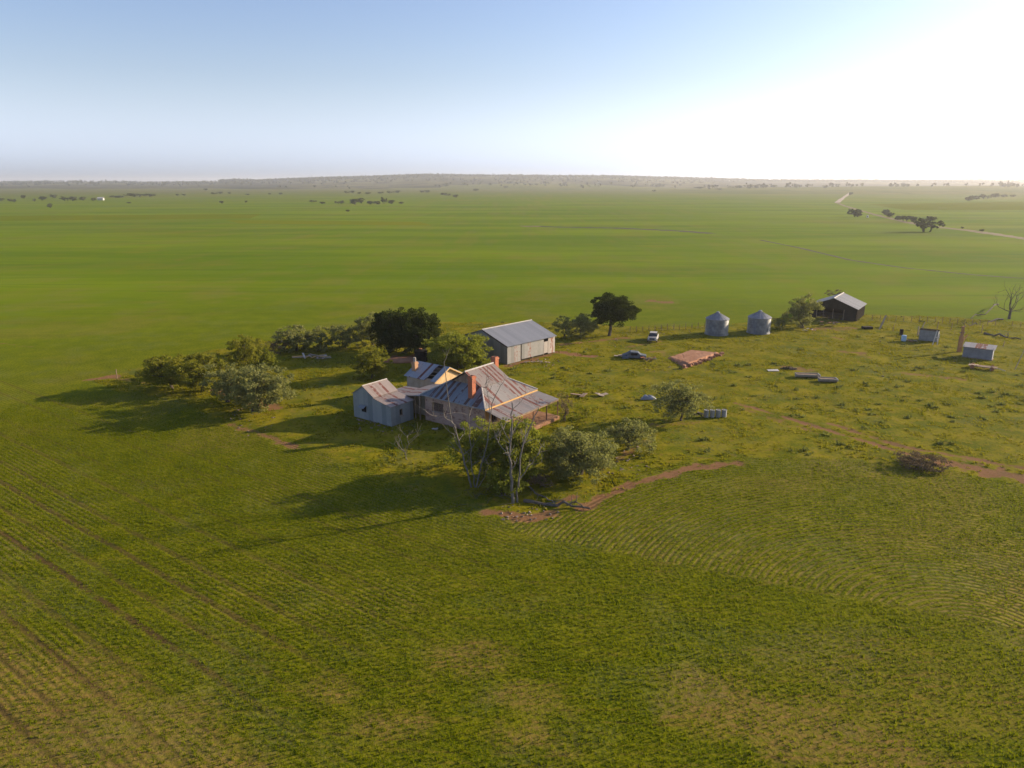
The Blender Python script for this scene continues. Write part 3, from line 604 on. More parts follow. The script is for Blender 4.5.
def wall(x0,x1,z0,z1,t,ops):
    """wall along local X (outer face at y=0, thickness towards +y) pierced by openings (xa,xb,za,zb)"""
    mb=MB(); X=sorted({x0,x1,*[o[0] for o in ops],*[o[1] for o in ops]}); Z=sorted({z0,z1,*[o[2] for o in ops],*[o[3] for o in ops]})
    for a,b in zip(X[:-1],X[1:]):
        for c,d in zip(Z[:-1],Z[1:]):
            if any(o[0]<=a and b<=o[1] and o[2]<=c and d<=o[3] for o in ops): continue
            mb.box(a,b,0,t,c,d)
    return mb
def xf(mb,M): mb.v=[tuple(M@Vector(p)) for p in mb.v]; return mb
def rotz(a,t=(0,0,0)): return Matrix.Translation(t)@Matrix.Rotation(a,4,'Z')
def window(parent,M,xa,xb,za,zb,t=.3,frame=WOOD,pane=DARK,bars=1,boards=0):
    f=MB(); fw=.07
    f.box(xa,xb,.1,.18,za,za+fw).box(xa,xb,.1,.18,zb-fw,zb).box(xa,xa+fw,.1,.18,za+fw,zb-fw).box(xb-fw,xb,.1,.18,za+fw,zb-fw)
    for i in range(bars): x=xa+(xb-xa)*(i+1)/(bars+1); f.box(x-.02,x+.02,.105,.175,za+fw,zb-fw)
    w_=xf(f,M).build('window',frame,parent)
    xf(MB().box(xa-.0,xb,.19,.2,za,zb),M).build('pane',pane,w_)
    xf(MB().box(xa-.08,xb+.08,-.05,.1,za-.1,za-.003),M).build('sill',CONC,w_)
    return w_
# ---- farmhouse.  local x runs along the veranda front, local y runs back to the kitchen
HR=R(53); HO=(-3.0,75.2,0)
house=thing('farmhouse','abandoned stone farmhouse with rusty hipped iron roof, two brick chimneys and front veranda','house',HO,HR)
LB,LA,EV=9.2,9.0,3.37
walls=wall(0,LB,0,EV-.05,.35,[(1.2,2.2,1.2,2.5),(4.1,5.1,.45,2.6),(6.7,7.8,1.2,2.5)])                      # front
M_left=Matrix.Translation((0,LA,0))@Matrix.Rotation(-math.pi/2,4,'Z')                                     # left side, x'=LA-y
lw=wall(0.0,LA-.36,0,EV-.05,.35,[(1.1,2.9,1.35,2.45)]); xf(lw,M_left); walls.poly(lw.v,lw.f)
bw=wall(.36,LB,0,EV-.05,.35,[]); xf(bw,Matrix.Translation((0,LA-.35,0))); walls.poly(bw.v,bw.f)
rw_=wall(.36,LA-.36,0,EV-.05,.35,[]); xf(rw_,Matrix.Translation((LB-.35,0,0))@Matrix.Rotation(math.pi/2,4,'Z')@Matrix.Translation((0,-.35,0))); walls.poly(rw_.v,rw_.f)
wo=walls.build('wall',STONE,house)
# rendered front under the veranda (ochre), proud of the stone by 6 mm
fr=wall(.002,LB-.002,.45,2.9,.02,[(1.2,2.2,1.2,2.5),(4.1,5.1,.45,2.6),(6.7,7.8,1.2,2.5)]); xf(fr,Matrix.Translation((0,-.026,0))); fr.build('front_plaster',CREAM,house)
window(house,Matrix.Identity(4),1.2,2.2,1.2,2.5,bars=1); window(house,Matrix.Identity(4),6.7,7.8,1.2,2.5,bars=1)
window(house,M_left,1.1,2.9,1.35,2.45,bars=1,frame=WOOD,pane=plain('boarded',(.06,.04,.032),(.16,.10,.08),5,.9))
d_=MB().box(4.1,5.1,.2,.26,.45,2.6).build('door',WOOD,house); MB().tube([(4.95,.19,1.45),(4.95,.1,1.45)],.03,6).build('handle',RUSTM,d_)
MB().box(.3,LB-.3,.36,LA-.36,.02,.4).build('floor',WOOD,house)
e=.35; S=.6; zg=4.72; ug=(zg-EV)/S; RZ=EV+S*LA/2   # hip planes rise at slope S from the eaves; the gablet starts at zg
zo=EV-S*e
roof=MB().slab([(-e,-e,zo),(LB+e,-e,zo),(LB-ug,ug,zg),(ug,ug,zg)],.05)
rf=roof.build('roof',ROOFXH,house)
MB().slab([(LB+e,LA+e,zo),(-e,LA+e,zo),(ug,LA-ug,zg),(LB-ug,LA-ug,zg)],.05).build('roof',ROOFXH,house)
MB().slab([(-e,LA+e,zo),(-e,-e,zo),(ug,ug,zg),(ug,LA-ug,zg)],.05).build('roof',ROOFY,house)
MB().slab([(LB+e,-e,zo),(LB+e,LA+e,zo),(LB-ug,LA-ug,zg),(LB-ug,ug,zg)],.05).build('roof',ROOFY,house)
gx0,gx1=ug-.28,LB-ug+.28; gy0=ug-.22; zl=zg-.22*S+.07
MB().slab([(gx0,gy0,zl),(gx1,gy0,zl),(gx1,LA/2,RZ+.08),(gx0,LA/2,RZ+.08)],.05).build('gablet_roof',ROOFXR,house)
MB().slab([(gx1,LA-gy0,zl),(gx0,LA-gy0,zl),(gx0,LA/2+.002,RZ+.08),(gx1,LA/2+.002,RZ+.08)],.05).build('gablet_roof',ROOFXR,house)
for x in (ug+.03,LB-ug-.03):
    MB().slab([(x-.03,LA-ug-.15,zg-.05),(x-.03,ug+.15,zg-.05),(x-.03,LA/2,RZ-.06)],.06).build('gablet_wall',WOOD,house)
cap=MB()
cap.tube([(gx0,LA/2,RZ+.1),(gx1,LA/2,RZ+.1)],.09,6)
cap.tube([(-e,-e,zo+.03),(ug,ug,zg+.03)],.09,6).tube([(LB+e,-e,zo+.03),(LB-ug,ug,zg+.03)],.09,6).tube([(-e,LA+e,zo+.03),(ug,LA-ug,zg+.03)],.09,6)
cap.build('ridge_cap',plain('pale_capping',(.36,.34,.32),(.46,.43,.40),2,.6),house)
MB().box(-e,LB+e,-e-.05,-e-.004,zo-.22,zo-.0).build('fascia',FASC,house)
MB().box(-e-.05,-e-.004,-e,LA+e,zo-.12,zo-.0).build('gutter',plain('gutter_iron',(.2,.2,.2),(.3,.3,.3),2,.6),house)
def chimney(x,y,z0,z1,s,par=house,mat=BRICK,pot=False):
    c=MB().box(x-s/2,x+s/2,y-s/2,y+s/2,z0,z1-.32).box(x-s/2-.06,x+s/2+.06,y-s/2-.06,y+s/2+.06,z1-.318,z1-.12).box(x-s/2+.02,x+s/2-.02,y-s/2+.02,y+s/2-.02,z1-.118,z1)
    o=c.build('chimney',mat,par); MB().box(x-s/4,x+s/4,y-s/4,y+s/4,z1+.002,z1+.02).build('flue',DARK,o)
    if pot: MB().lathe([(.2,z1),(.17,z1+.5),(.19,z1+.55)],12,(x,y,0.0)).build('chimney_pot',CONC,o)
    return o
chimney(.85,2.5,3.4,6.25,.62); chimney(7.9,4.8,4.2,6.75,.66)
# veranda
v0,v1,vw=-.4,10.0,-3.0
MB().slab([(v0,vw-.15,2.38),(v1,vw-.15,2.38),(v1-.5,-e-.06,3.0),(v0+.1,-e-.06,3.0)],.04).build('veranda_roof',ROOFX,house)
MB().box(v0,v1,vw-.12,vw-.04,2.16,2.33).build('veranda_beam',WOOD,house)
for x in (v0+.15,2.25,4.9,7.55,v1-.15):
    MB().box(x-.05,x+.05,vw-.13,vw-.03,.45,2.158).build('veranda_post',plain('rusty_post',(.10,.05,.03),(.16,.08,.05),3),house)
MB().box(v0,v1-.3,vw-.5,-.03,0,.44).build('veranda_floor',stone('floor_stone',(.25,.13,.07),(.32,.18,.10),(.17,.10,.06),.6,.3),house,bevel=.04)
# lean-to linking house, shed and kitchen
MB().slab([(5.6,LA+3.9,2.5),(-.5,LA+3.9,2.5),(-.5,LA+.38,2.98),(5.6,LA+.38,2.98)],.05).build('lean_to_roof',ROOFX,house)
MB().slab([(3.4,LA+6.6,2.25),(-.35,LA+6.6,2.25),(-.35,LA+3.75,2.42),(3.4,LA+3.75,2.42)],.05).build('lean_to_roof',ROOFX,house)
MB().box(1.2,5.4,LA+3.2,LA+3.4,0,2.4).box(1.2,1.35,LA+.4,LA+3.19,0,2.4).build('lean_to_wall',PLAST,house)
MB().box(3.1,3.3,LA+3.6,LA+6.4,0,2.2).build('lean_to_wall',PLAST,house)
MB().box(-.42,-.3,LA+.42,LA+.56,0,2.85).box(-.42,-.3,LA+1.18,LA+1.3,0,2.8).build('door_post',WOOD,house)
# ---- kitchen building
ko=Vector(HO)+Matrix.Rotation(HR,3,'Z')@Vector((5.84,12.86,0))
kit=thing('kitchen_building','small plastered gabled building behind the farmhouse with a missing roof sheet and one chimney','house',ko,HR)
KW,KL,KE,KR=5.0,4.95,2.85,4.12   # x 0..KW across, ridge along y
MB().box(0,.3,0,KL,0,KE).box(KW-.3,KW,0,KL,0,KE).box(.301,KW-.301,KL-.3,KL,0,KE).build('wall',PLAST,kit)
MB().slab([(0.302,0,0),(KW-.302,0,0),(KW-.302,0,KE+.1),(KW/2,0,KR-.08),(.302,0,KE+.1)],.3).build('gable_wall',CREAM,kit)
k_=(KR-KE)/(KW/2)
def kroof(y0,y1,xa=-.3,xb=KW/2): return [(xa,y1,KE+k_*xa+.06),(xa,y0,KE+k_*xa+.06),(xb,y0,KE+k_*xb+.06),(xb,y1,KE+k_*xb+.06)]
KROOF=iron('kitchen_roof_iron',(.24,.27,.295),(.31,.335,.36),MAROON,.80,1,sheetw=.4)
r1=MB().slab(kroof(1.5,KL+.25),.05).slab(kroof(-.35,.55),.05)
r1.build('roof',KROOF,kit)
r2=MB()
for xa in (.15,.75,1.35,1.95): z=KE+k_*xa; r2.box(xa,xa+.08,.4,1.6,z-.06,z-.005)
r2.build('roof_batten',WOOD,kit)
MB().slab([(KW+.3,-.35,KE-k_*.3+.06),(KW+.3,KL+.25,KE-k_*.3+.06),(KW/2+.002,KL+.25,KR+.06),(KW/2+.002,-.35,KR+.06)],.05).build('roof',KROOF,kit)
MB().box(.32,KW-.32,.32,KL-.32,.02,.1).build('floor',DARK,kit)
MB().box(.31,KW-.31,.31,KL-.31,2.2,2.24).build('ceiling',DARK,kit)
bb=MB(); 
for s_ in (-1,1):
    xo=KW/2+s_*(KW/2+.3); zo_=KE-k_*.3
    bb.slab([(KW/2,-.36,KR+.0),(KW/2,-.36,KR-.16),(xo,-.36,zo_-.16),(xo,-.36,zo_)][::s_],.04)
bb.build('bargeboard',FASC,kit)
chimney(1.0,KL-.55,2.6,4.5,.6,kit,stone('pale_brick',(.46,.26,.14),(.40,.2,.1),(.4,.3,.2),.23,.09),True)
# ---- tin shed
to=Vector(HO)+Matrix.Rotation(HR,3,'Z')@Vector((-4.2,10.35,0))
tin=thing('tin_shed','pale blue grey iron shed with rusty stepped roof at the left end of the farmhouse','shed',to,HR)
TX,TE,TA=3.6,3.0,4.12; y1,y2,y3=2.7,4.5,6.35
# end wall (x=0) facing the field, profile under both roofs
MB().slab([(0,y3,0),(0,0,0),(0,0,2.34),(0,y1,2.92),(0,y2,TA-.08),(0,y3,2.95)],.06).build('end_wall',TINY,tin)
wl_=wall(.062,TX,0,2.33,.06,[(1.35,1.85,.95,1.75)]); wl_.build('side_wall',TINX,tin)
window(tin,Matrix.Translation((0,-.05,0)),1.35,1.85,.95,1.75,bars=0)
MB().box(.062,TX,y3-.06,y3,0,2.9).build('back_wall',TINX,tin); MB().slab([(TX,0.062,0),(TX,y3-.062,0),(TX,y3-.062,2.9),(TX,y2,TA-.1),(TX,y1,2.9),(TX,.062,2.34)],.05).build('end_wall',TINY,tin)
MB().slab([(-.15,-.15,2.37),(TX+.1,-.15,2.37),(TX+.1,y1+.1,2.97),(-.15,y1+.1,2.97)],.04).build('skillion_roof',TINR,tin)
MB().slab([(-.12,y1-.05,3.02),(TX+.2,y1-.05,3.02),(TX+.2,y2,TA),(-.12,y2,TA)],.04).build('roof',TINR,tin)
MB().slab([(TX+.2,y3+.2,2.86),(-.12,y3+.2,2.86),(-.12,y2+.002,TA),(TX+.2,y2+.002,TA)],.04).build('roof',TINR,tin)
MB().tube([(-.12,y2,TA+.03),(TX+.2,y2,TA+.03)],.06,6).build('ridge_cap',MAT['pale_capping'],tin)
Me=Matrix.Translation((-.06,y3,0))@Matrix.Rotation(-math.pi/2,4,'Z')
sh=MB().box(1.5,2.2,-.02,.05,.95,1.7); xf(sh,Me); so_=sh.build('shutter',DARK,tin)
aw=MB().slab([(1.3,-.05,1.75),(1.3,-.5,1.5),(2.3,-.5,1.5),(2.3,-.05,1.75)][::-1],.03); xf(aw,Me); aw.build('awning',TINX,tin)
# ---- machinery shed
ms=thing('machinery_shed','big grey corrugated iron machinery shed with plain gabled roof behind the farmhouse','shed',(-.7,107.3,0),R(45.5))
ML,MW,ME,MR=11.,10.8,2.95,4.74
MB().slab([(0,MW,0),(0,0,0),(0,0,ME-.02),(0,MW/2,MR-.06),(0,MW,ME-.02)],.06).build('gable_wall',iron('shed_gable_iron',(.22,.22,.22),(.29,.29,.285),RUST,1.02,1),ms)
MB().slab([(ML,0,0),(ML,MW,0),(ML,MW,ME-.02),(ML,MW/2,MR-.06),(ML,0,ME-.02)],.06).build('gable_wall',MAT['shed_gable_iron'],ms)
MB().box(.062,2.9,0,.05,.05,ME-.05).build('front_wall',WALLX,ms)
MB().box(3.15,8.3,.0,.05,.28,ME-.05).build('sliding_door',WALLX,ms)
MB().box(8.35,9.3,.01,.06,.35,2.25).build('front_wall',iron('patched_iron',(.34,.30,.27),(.42,.38,.34),RUST,.78,0),ms)
MB().box(.07,ML-.07,MW-.05,MW,0,ME-.05).build('back_wall',WALLX,ms)
pm=MB()
for x in (.1,2.96,5.7,8.3,10.85): pm.box(x,x+.1,.07,.17,0,ME-.06)
pm.build('post',WOOD,ms)
MB().box(.07,ML-.07,.2,MW-.06,.01,.03).build('floor',plain('shed_floor',(.06,.05,.04),(.1,.08,.06),2),ms)
ks=(MR-ME)/(MW/2)
MB().slab([(-.2,-.25,ME-ks*.25),(ML+.2,-.25,ME-ks*.25),(ML+.2,MW/2,MR),(-.2,MW/2,MR)],.05).build('roof',SHEDR,ms)
MB().slab([(ML+.2,MW+.25,ME-ks*.25),(-.2,MW+.25,ME-ks*.25),(-.2,MW/2+.002,MR),(ML+.2,MW/2+.002,MR)],.05).build('roof',SHEDR,ms)
MB().tube([(-.2,MW/2,MR+.02),(ML+.2,MW/2,MR+.02)],.09,6).build('ridge_cap',MAT['pale_capping'],ms)
MB().box(9.35,ML-.065,0,.05,.15,2.75).build('front_wall',MAT['patched_iron'],ms)
bb=MB().slab([(-.22,-.25,ME-ks*.25-.2),(-.22,-.25,ME-ks*.25+.01),(-.22,MW/2,MR+.01),(-.22,MW/2,MR-.2)][::-1],.02).build('bargeboard',plain('dark_barge',(.06,.05,.045),(.1,.08,.07),2),ms)
# ---- black open shed on the right
BL,BW,BE,BR=9.,9.,2.6,4.4
bs=thing('open_shed','black walled open fronted shed with pale grey gabled roof, standing alone on the right','shed',(68.8,142.2,0),R(55))
BLK=plain('black_iron',(.016,.015,.013),(.03,.027,.024),1.5,1.,0,.2,.0)
BROOF=iron('black_shed_roof',(.135,.135,.14),(.17,.17,.175),RUST,1.4,0)
MB().box(.3,BL,-.0,.05,0,BE).box(.3,BL,BW-.05,BW,0,BE).box(BL-.06,BL-.01,.06,BW-.06,0,BE).build('wall',BLK,bs)
MB().slab([(.3,BW-.06,2.2),(.3,.06,2.2),(.3,.06,BE-.03),(.3,BW/2,BR-.1),(.3,BW-.06,BE-.03)],.05).build('gable_wall',BLK,bs)
MB().box(.3,.36,.1,2.3,0,2.19).build('front_wall',BLK,bs); MB().box(.3,.36,7.6,BW-.1,0,2.19).build('front_wall',BLK,bs)
pm=MB()
for y in (2.35,4.4,6.2,7.5): pm.box(.2,.32,y,y+.12,0,2.19)
pm.build('post',WOOD,bs)
kb=(BR-BE)/(BW/2)
MB().slab([(-.1,-.3,BE-kb*.3+.02),(BL+.1,-.3,BE-kb*.3+.02),(BL+.1,BW/2,BR+.02),(-.1,BW/2,BR+.02)],.05).build('roof',BROOF,bs)
MB().slab([(BL+.1,BW+.3,BE-kb*.3+.02),(-.1,BW+.3,BE-kb*.3+.02),(-.1,BW/2+.002,BR+.02),(BL+.1,BW/2+.002,BR+.02)],.05).build('roof',BROOF,bs)
MB().tube([(-.1,BW/2,BR+.04),(BL+.1,BW/2,BR+.04)],.11,6).build('ridge_cap',WHITE,bs)
MB().box(.4,BL-.2,.2,BW-.2,.01,.03).build('floor',MAT['shed_floor'],bs)
# ---- silos
SILO=NT('silo_iron'); 
def silomat():
    m=NT('silo_ribbed_iron'); v=m.coord('Object'); sp=m.n('SeparateXYZ'); m.l(v,sp.inputs[0]); n=m.noise(v,1.3,5,.6); n2=m.noise(m.coord('Object',(3,3,.3)),2,4,.6)
    ring=m.math('FRACT',m.math('DIVIDE',sp.outputs[2],.62)); c=m.mix(m.mr(n,.35,.7),(.14,.15,.165),(.24,.25,.26)); c=m.mix(m.math('MULTIPLY',m.mr(n2,.55,.7),.4),c,(.26,.23,.20))
    c=m.mix(m.mr(ring,.0,.05,.6,0.),c,(.15,.15,.15))
    wv=m.math('SINE',m.math('MULTIPLY',sp.outputs[2],2*math.pi/.1)); m.bsdf(c,.42,m.bump(wv,.5,.02),.55,.4); return m.m
SM=silomat(); SRF=plain('silo_roof_iron',(.22,.225,.235),(.31,.31,.315),1.4,.5,.4)
def silo(px,py,label,loc=None):
    g=G(px,py); s=thing('grain_silo',label,'silo',g,R(random.uniform(0,90)),'grain silos behind the yard')
    MB().lathe([(2.14,0),(2.14,.12),(2.06,.121),(2.06,2.9)],40).build('wall',SM,s)
    rm=MB().lathe([(2.13,2.87),(2.15,2.93),(.35,3.9),(.3,3.93)],40)
    r_=rm.build('roof',SRF,s); MB().lathe([(.34,3.9),(.34,4.1),(.1,4.22)],20).build('hatch',SRF,r_)
    rb=MB()
    for i in range(20): a=2*math.pi*i/20; rb.tube([(2.13*math.cos(a),2.13*math.sin(a),2.96),(.36*math.cos(a),.36*math.sin(a),3.92)],.025,4)
    rb.build('roof_rib',SRF,s)
    MB().box(-.35,.35,-2.12,-2.04,.5,1.2).build('door',SRF,s)
    ld=MB().tube([(2.13,-.2,.3),(2.13,-.2,2.95)],.02,4).tube([(2.13,.2,.3),(2.13,.2,2.95)],.02,4)
    for i in range(9): ld.tube([(2.13,-.2,.4+i*.29),(2.13,.2,.4+i*.29)],.015,4)
    ld.build('ladder',SRF,s); return s
silo(716.3,334,'left one of two round galvanised grain silos with conical roofs','')
silo(758.3,332.5,'right one of two round galvanised grain silos with conical roofs','')
# ---- small tin hut on the right and its rusty post stack
hg=G(962,357); hut=thing('tin_hut','little whitewashed tin hut with rust flecked white roof near the right edge','hut',hg,R(-39))
HUTW=plain('hut_wall',(.15,.16,.175),(.21,.22,.235),1.2,.7)
HUTR=iron('hut_roof_iron',(.30,.28,.26),(.38,.355,.33),RUST,.76,0)
MB().box(0,4.0,0,.06,.1,1.75).box(0,.06,.062,1.8,.1,1.9).box(3.94,4.0,.062,1.8,.1,1.9).box(0.062,3.938,1.74,1.8,.1,1.95).build('wall',HUTW,hut)
MB().slab([(-.15,-.2,1.76),(4.25,-.2,1.76),(4.25,2.0,2.15),(-.15,2.0,2.15)],.05).build('roof',HUTR,hut)
MB().box(-.05,4.1,-.02,1.8,0,.098).build('base',WOOD,hut)
sk=G(959.5,352); st=thing('rusty_stack','tall rusty stack of rotting timber and iron beside the tin hut','post',sk,0)
MB().box(-.35,.2,-.2,.2,0,2.7).build('post',plain('orange_rust_wood',(.30,.14,.06),(.40,.22,.11),2,.9),st)
MB().box(-.25,.1,-.15,.15,2.702,4.3).build('pole',MAT['orange_rust_wood'],st)
MB().slab([(.25,-.1,1.6),(.9,-.1,2.9),(.75,-.1,3.),(.1,-.1,1.7)],.15).build('brace',FASC,st); MB().box(-.5,.35,-.08,.08,3.2,3.35).build('crossbar',WOOD,st)
tr=G(968,368); cart=thing('cart_frame','collapsed flat cart frame with tan boards on the grass below the tin hut','cart',tr,R(-36))
MB().box(0,3.6,0,1.3,.35,.45).build('bed',WOOD,cart); MB().box(0,.9,-.1,.6,.46,.52).box(.3,1.2,.2,.7,.525,.58).build('board',plain('tan_board',(.45,.32,.2),(.55,.42,.3),3,.9),cart)
for x in (.5,3.0): 
    for y in (-.12,1.32): MB().tube([(x,y,.3),(x,y+.08,.3)],.3,14).build('wheel',RUSTM,cart)
MB().tube([(3.6,.6,.4),(4.7,.5,.15)],.05,6).build('drawbar',WHITE,cart)
# ---- vehicles and junk
def car():
    g=G(640,341); c=thing('car','old white sedan parked facing the camera beyond the scrap heap','car',G(653,340.5),R(74))
    WP=plain('dull_white_paint',(.20,.195,.185),(.27,.26,.25),2,.5)
    sec=[(-2.1,.75,.45,.72),(-2.0,.82,.38,.9),(-.9,.85,.34,.95),(0,.86,.34,.98),(1.2,.85,.34,.98),(2.0,.8,.38,.92),(2.1,.72,.45,.75)]
    vs=[];fs=[]
    for x,hw,z0,z1 in sec: vs+=[(x,-hw,z0),(x,hw,z0),(x,hw*1.0,z1*.8),(x,hw*.88,z1),(x,-hw*.88,z1),(x,-hw,z1*.8)]
    for i in range(len(sec)-1): fs+=[(i*6+j,i*6+(j+1)%6,(i+1)*6+(j+1)%6,(i+1)*6+j) for j in range(6)]
    fs+=[(5,4,3,2,1,0),tuple(range(len(vs)-6,len(vs)))]
    MB().poly(vs,fs).build('body',WP,c,bevel=.03)
    cab=[(-.95,.74,.96),(-.45,.60,1.42),(.95,.60,1.43),(1.55,.72,.97)]
    vs=[(x,-y,z) for x,y,z in cab]+[(x,y,z) for x,y,z in cab]
    MB().poly(vs,[(0,1,2,3),(7,6,5,4),(0,4,5,1),(2,6,7,3),(0,3,7,4)]).build('windows',plain('car_glass',(.02,.025,.03),(.04,.045,.05),2,.15,0,.0,.5),c)
    MB().box(-.5,1.0,-.62,.62,1.42,1.47).build('roof',plain('faded_roof',(.3,.29,.27),(.4,.38,.36),2,.6),c,bevel=.02)
    for x in (-1.35,1.3):
        for y in (-.86,.72):
            wh=MB().tube([(x,y,.32),(x,y+.16,.32)],.32,18).build('wheel',BLK,c); MB().tube([(x,y-.01,.32),(x,y+.17,.32)],.17,12).build('rim',CONC,wh)
    for y in (-.6,.6): MB().tube([(-2.13,y,.7),(-2.09,y,.7)],.11,12).build('headlight',plain('lamp_glass',(.6,.6,.58),(.7,.7,.68),2,.2),c)
    MB().box(-2.14,-2.1,-.42,.42,.6,.78).build('grille',DARK,c); MB().box(-2.2,-2.12,-.78,.78,.42,.54).build('bumper',CONC,c)
car()
rng=np.random.default_rng(71)
def heap(name,label,cat,base,w_,d_,n,mats,part,seed,h=.9,sz=(1.2,.7)):
    rng=np.random.default_rng(seed); t=thing(name,label,cat,G(*base))
    for i in range(n):
        M=Matrix.Translation((rng.uniform(-w_/2,w_/2),rng.uniform(-d_/2,d_/2),rng.uniform(.15,h)))@Matrix.Rotation(rng.uniform(0,6.3),4,'Z')@Matrix.Rotation(rng.normal()*.16,4,'X')@Matrix.Rotation(rng.normal()*.10,4,'Y')
        a=sz[0]*rng.uniform(.5,1.2);b_=sz[1]*rng.uniform(.5,1.2)
        MB().box(-a/2,a/2,-b_/2,b_/2,-.025,.025,M).build(part,mats[int(rng.integers(len(mats)))],t)
    return t
BLUEI=plain('blue_grey_iron',(.06,.072,.085),(.12,.135,.15),1.5,.6); PALEW=plain('pale_board',(.24,.195,.15),(.34,.28,.225),3,.9)
ws=thing('wrecked_car','crushed blue grey car wreck lying in the yard grass with debris','wreck',G(634,358),R(-8))
def lump(sx,sy,sz_,seed,n=14,m=8,rag=.15):
    rng=np.random.default_rng(seed); vs=[]
    for i in range(m):
        t=i/(m-1)*math.pi/2
        for j in range(n): a=2*math.pi*j/n; k=1+rng.normal()*rag; vs.append((sx*math.cos(a)*math.cos(t)*k,sy*math.sin(a)*math.cos(t)*k,sz_*math.sin(t)*k-.02))
    return MB().poly(vs,[(i*n+j,i*n+(j+1)%n,(i+1)*n+(j+1)%n,(i+1)*n+j) for i in range(m-1) for j in range(n)])
sec=[(-1.9,.7,.2,.5),(-1.2,.8,.15,.75),(-.6,.75,.15,1.15),(.6,.78,.15,1.05),(1.0,.8,.15,.7),(1.9,.7,.2,.55)]; vs=[];fs=[]
for x,hw,z0,z1 in sec: vs+=[(x,-hw,z0),(x,hw,z0),(x,hw*.9,z1),(x,-hw*.9,z1)]
for i in range(5): fs+=[(i*4+j,i*4+(j+1)%4,(i+1)*4+(j+1)%4,(i+1)*4+j) for j in range(4)]
fs+=[(3,2,1,0),(20,21,22,23)]; MB().poly(vs,fs).build('body',BLUEI,ws,bevel=.06)
MB().box(-.5,.5,-.79,-.77,.6,.95).build('window',DARK,ws); MB().slab([(-1.9,-1.1,.1),(-.9,-1.1,.15),(-.9,-.8,.6),(-1.9,-.8,.5)],.03).build('door',BLUEI,ws)
for x in (-1.2,1.2): MB().tube([(x,-.84,.3),(x,-.72,.3)],.28,14).build('wheel',BLK,ws)
heap('board_pile','pale boards and scrap lying at the left of the blue grey wreck','scrap pile',(621,357),2.,.8,6,[PALEW,WOOD],'board',72,.4)
heap('scrap_pile','low pile of grey brown scrap and rubble right of the blue grey wreck','scrap pile',(648,360),2.2,1.2,16,[WOOD,PALEW,BLUEI,RUSTM],'board',73,.5,(.9,.3))
heap('board_heap','heap of sunlit pale boards in tree shade left of the pines','timber pile',(312,358),5.,1.4,18,[PALEW,WHITE,FASC],'board',74,.35,(2.2,.3))
heap('timber_pile','two flat grey timbers lying on the grass between veranda and open tree','timber pile',(591,396),3.6,.7,5,[PALEW,WOOD],'board',75,.25,(1.6,.5))
heap('scrap_pile','bits of black and white scrap in front of the bushy tree beside the open shed','scrap pile',(808,331),2.6,.8,9,[WHITE,DARK,WOOD],'scrap',76,.5,(.6,.4))
heap('scrap_pile','rusty brown scrap heaped inside the front of the open shed','scrap pile',(829,326),3.6,.8,16,[RUSTM,WOOD,DARK],'scrap',77,.9,(1.,.4))
heap('scrap_pile','scattered pale offcuts and stones along the front of the machinery shed','scrap pile',(537,363),4.,.8,12,[WOOD,PALEW,CONC],'offcut',78,.2,(.9,.25))
heap('scrap_pile','little white scraps on dark ground in front of the stone side wall','scrap pile',(432,430),1.1,.5,5,[WHITE,PALEW],'scrap',79,.15,(.5,.2))
lm=lump(.95,.45,.5,80); tag(lm.build('water_trough',plain('grey_metal',(.20,.22,.25),(.3,.32,.35),1.5,.5),None,G(648,399),smooth=True),'upturned dark grey metal trough on the grass left of the open dark tree','trough')
MB().box(0,0,0,0,0,0)
ws2=MB().slab([(-.8,-.4,.1),(.8,-.4,.12),(.8,.4,.2),(-.8,.4,.15)],.04).build('white_sheet',WHITE,None,G(773,371)); tag(ws2,'small flat white sheet lying on the grass left of the concrete troughs','sheet')
def trough(px,py,L,w_,label):
    g=G(px,py); t=thing('cattle_trough',label,'trough',g,R(-8),'concrete troughs in the yard')
    n=14; vs=[];fs=[]
    mb=MB()
    outer=[(w_*math.cos(math.pi+math.pi*i/n),.55+.55*math.sin(math.pi+math.pi*i/n)) for i in range(n+1)]; inner=[((w_-.1)*math.cos(math.pi+math.pi*i/n),.55+.45*math.sin(math.pi+math.pi*i/n)) for i in range(n+1)]
    for x in (0,L): vs+=[(x,a,b) for a,b in outer]+[(x,a,b) for a,b in inner]
    N=n+1
    for i in range(n): fs+=[(i,i+1,2*N+i+1,2*N+i),(N+i+1,N+i,3*N+i,3*N+i+1)]
    fs+=[(0,2*N,3*N,N),(n,N+n,3*N+n,2*N+n)]
    MB().poly(vs,fs).build('basin',CONC,t)
    for x,mt in ((-.08,CONC),(L+.002,WHITE)): MB().poly([(x,a,b) for a,b in outer]+[(x+.08,a,b) for a,b in outer],[tuple(range(N)),tuple(range(2*N-1,N-1,-1))]+[(i,i+N,i+N+1,i+1) for i in range(n)]+[(0,n,2*N-1,N)]).build('end_plate',mt,t)
    MB().box(.01,L-.01,-w_+.16,w_-.16,.44,.46).build('silt',plain('brown_silt',(.16,.11,.07),(.22,.16,.11),2),t)
    return t
trough(796,377,3.1,.62,'left one of two half round concrete troughs with white end, on the right yard')
trough(819,381.5,2.3,.6,'right one of two half round concrete troughs with white end, on the right yard')
t=thing('tank_pit','dark broken pit cover left behind the concrete troughs','pit',G(789,369)); lump(1.1,.6,.3,81,rag=.25).build('mound',DITCH,t); MB().box(-.2,.9,-.65,-.5,.05,.35).build('slab',WOOD,t)
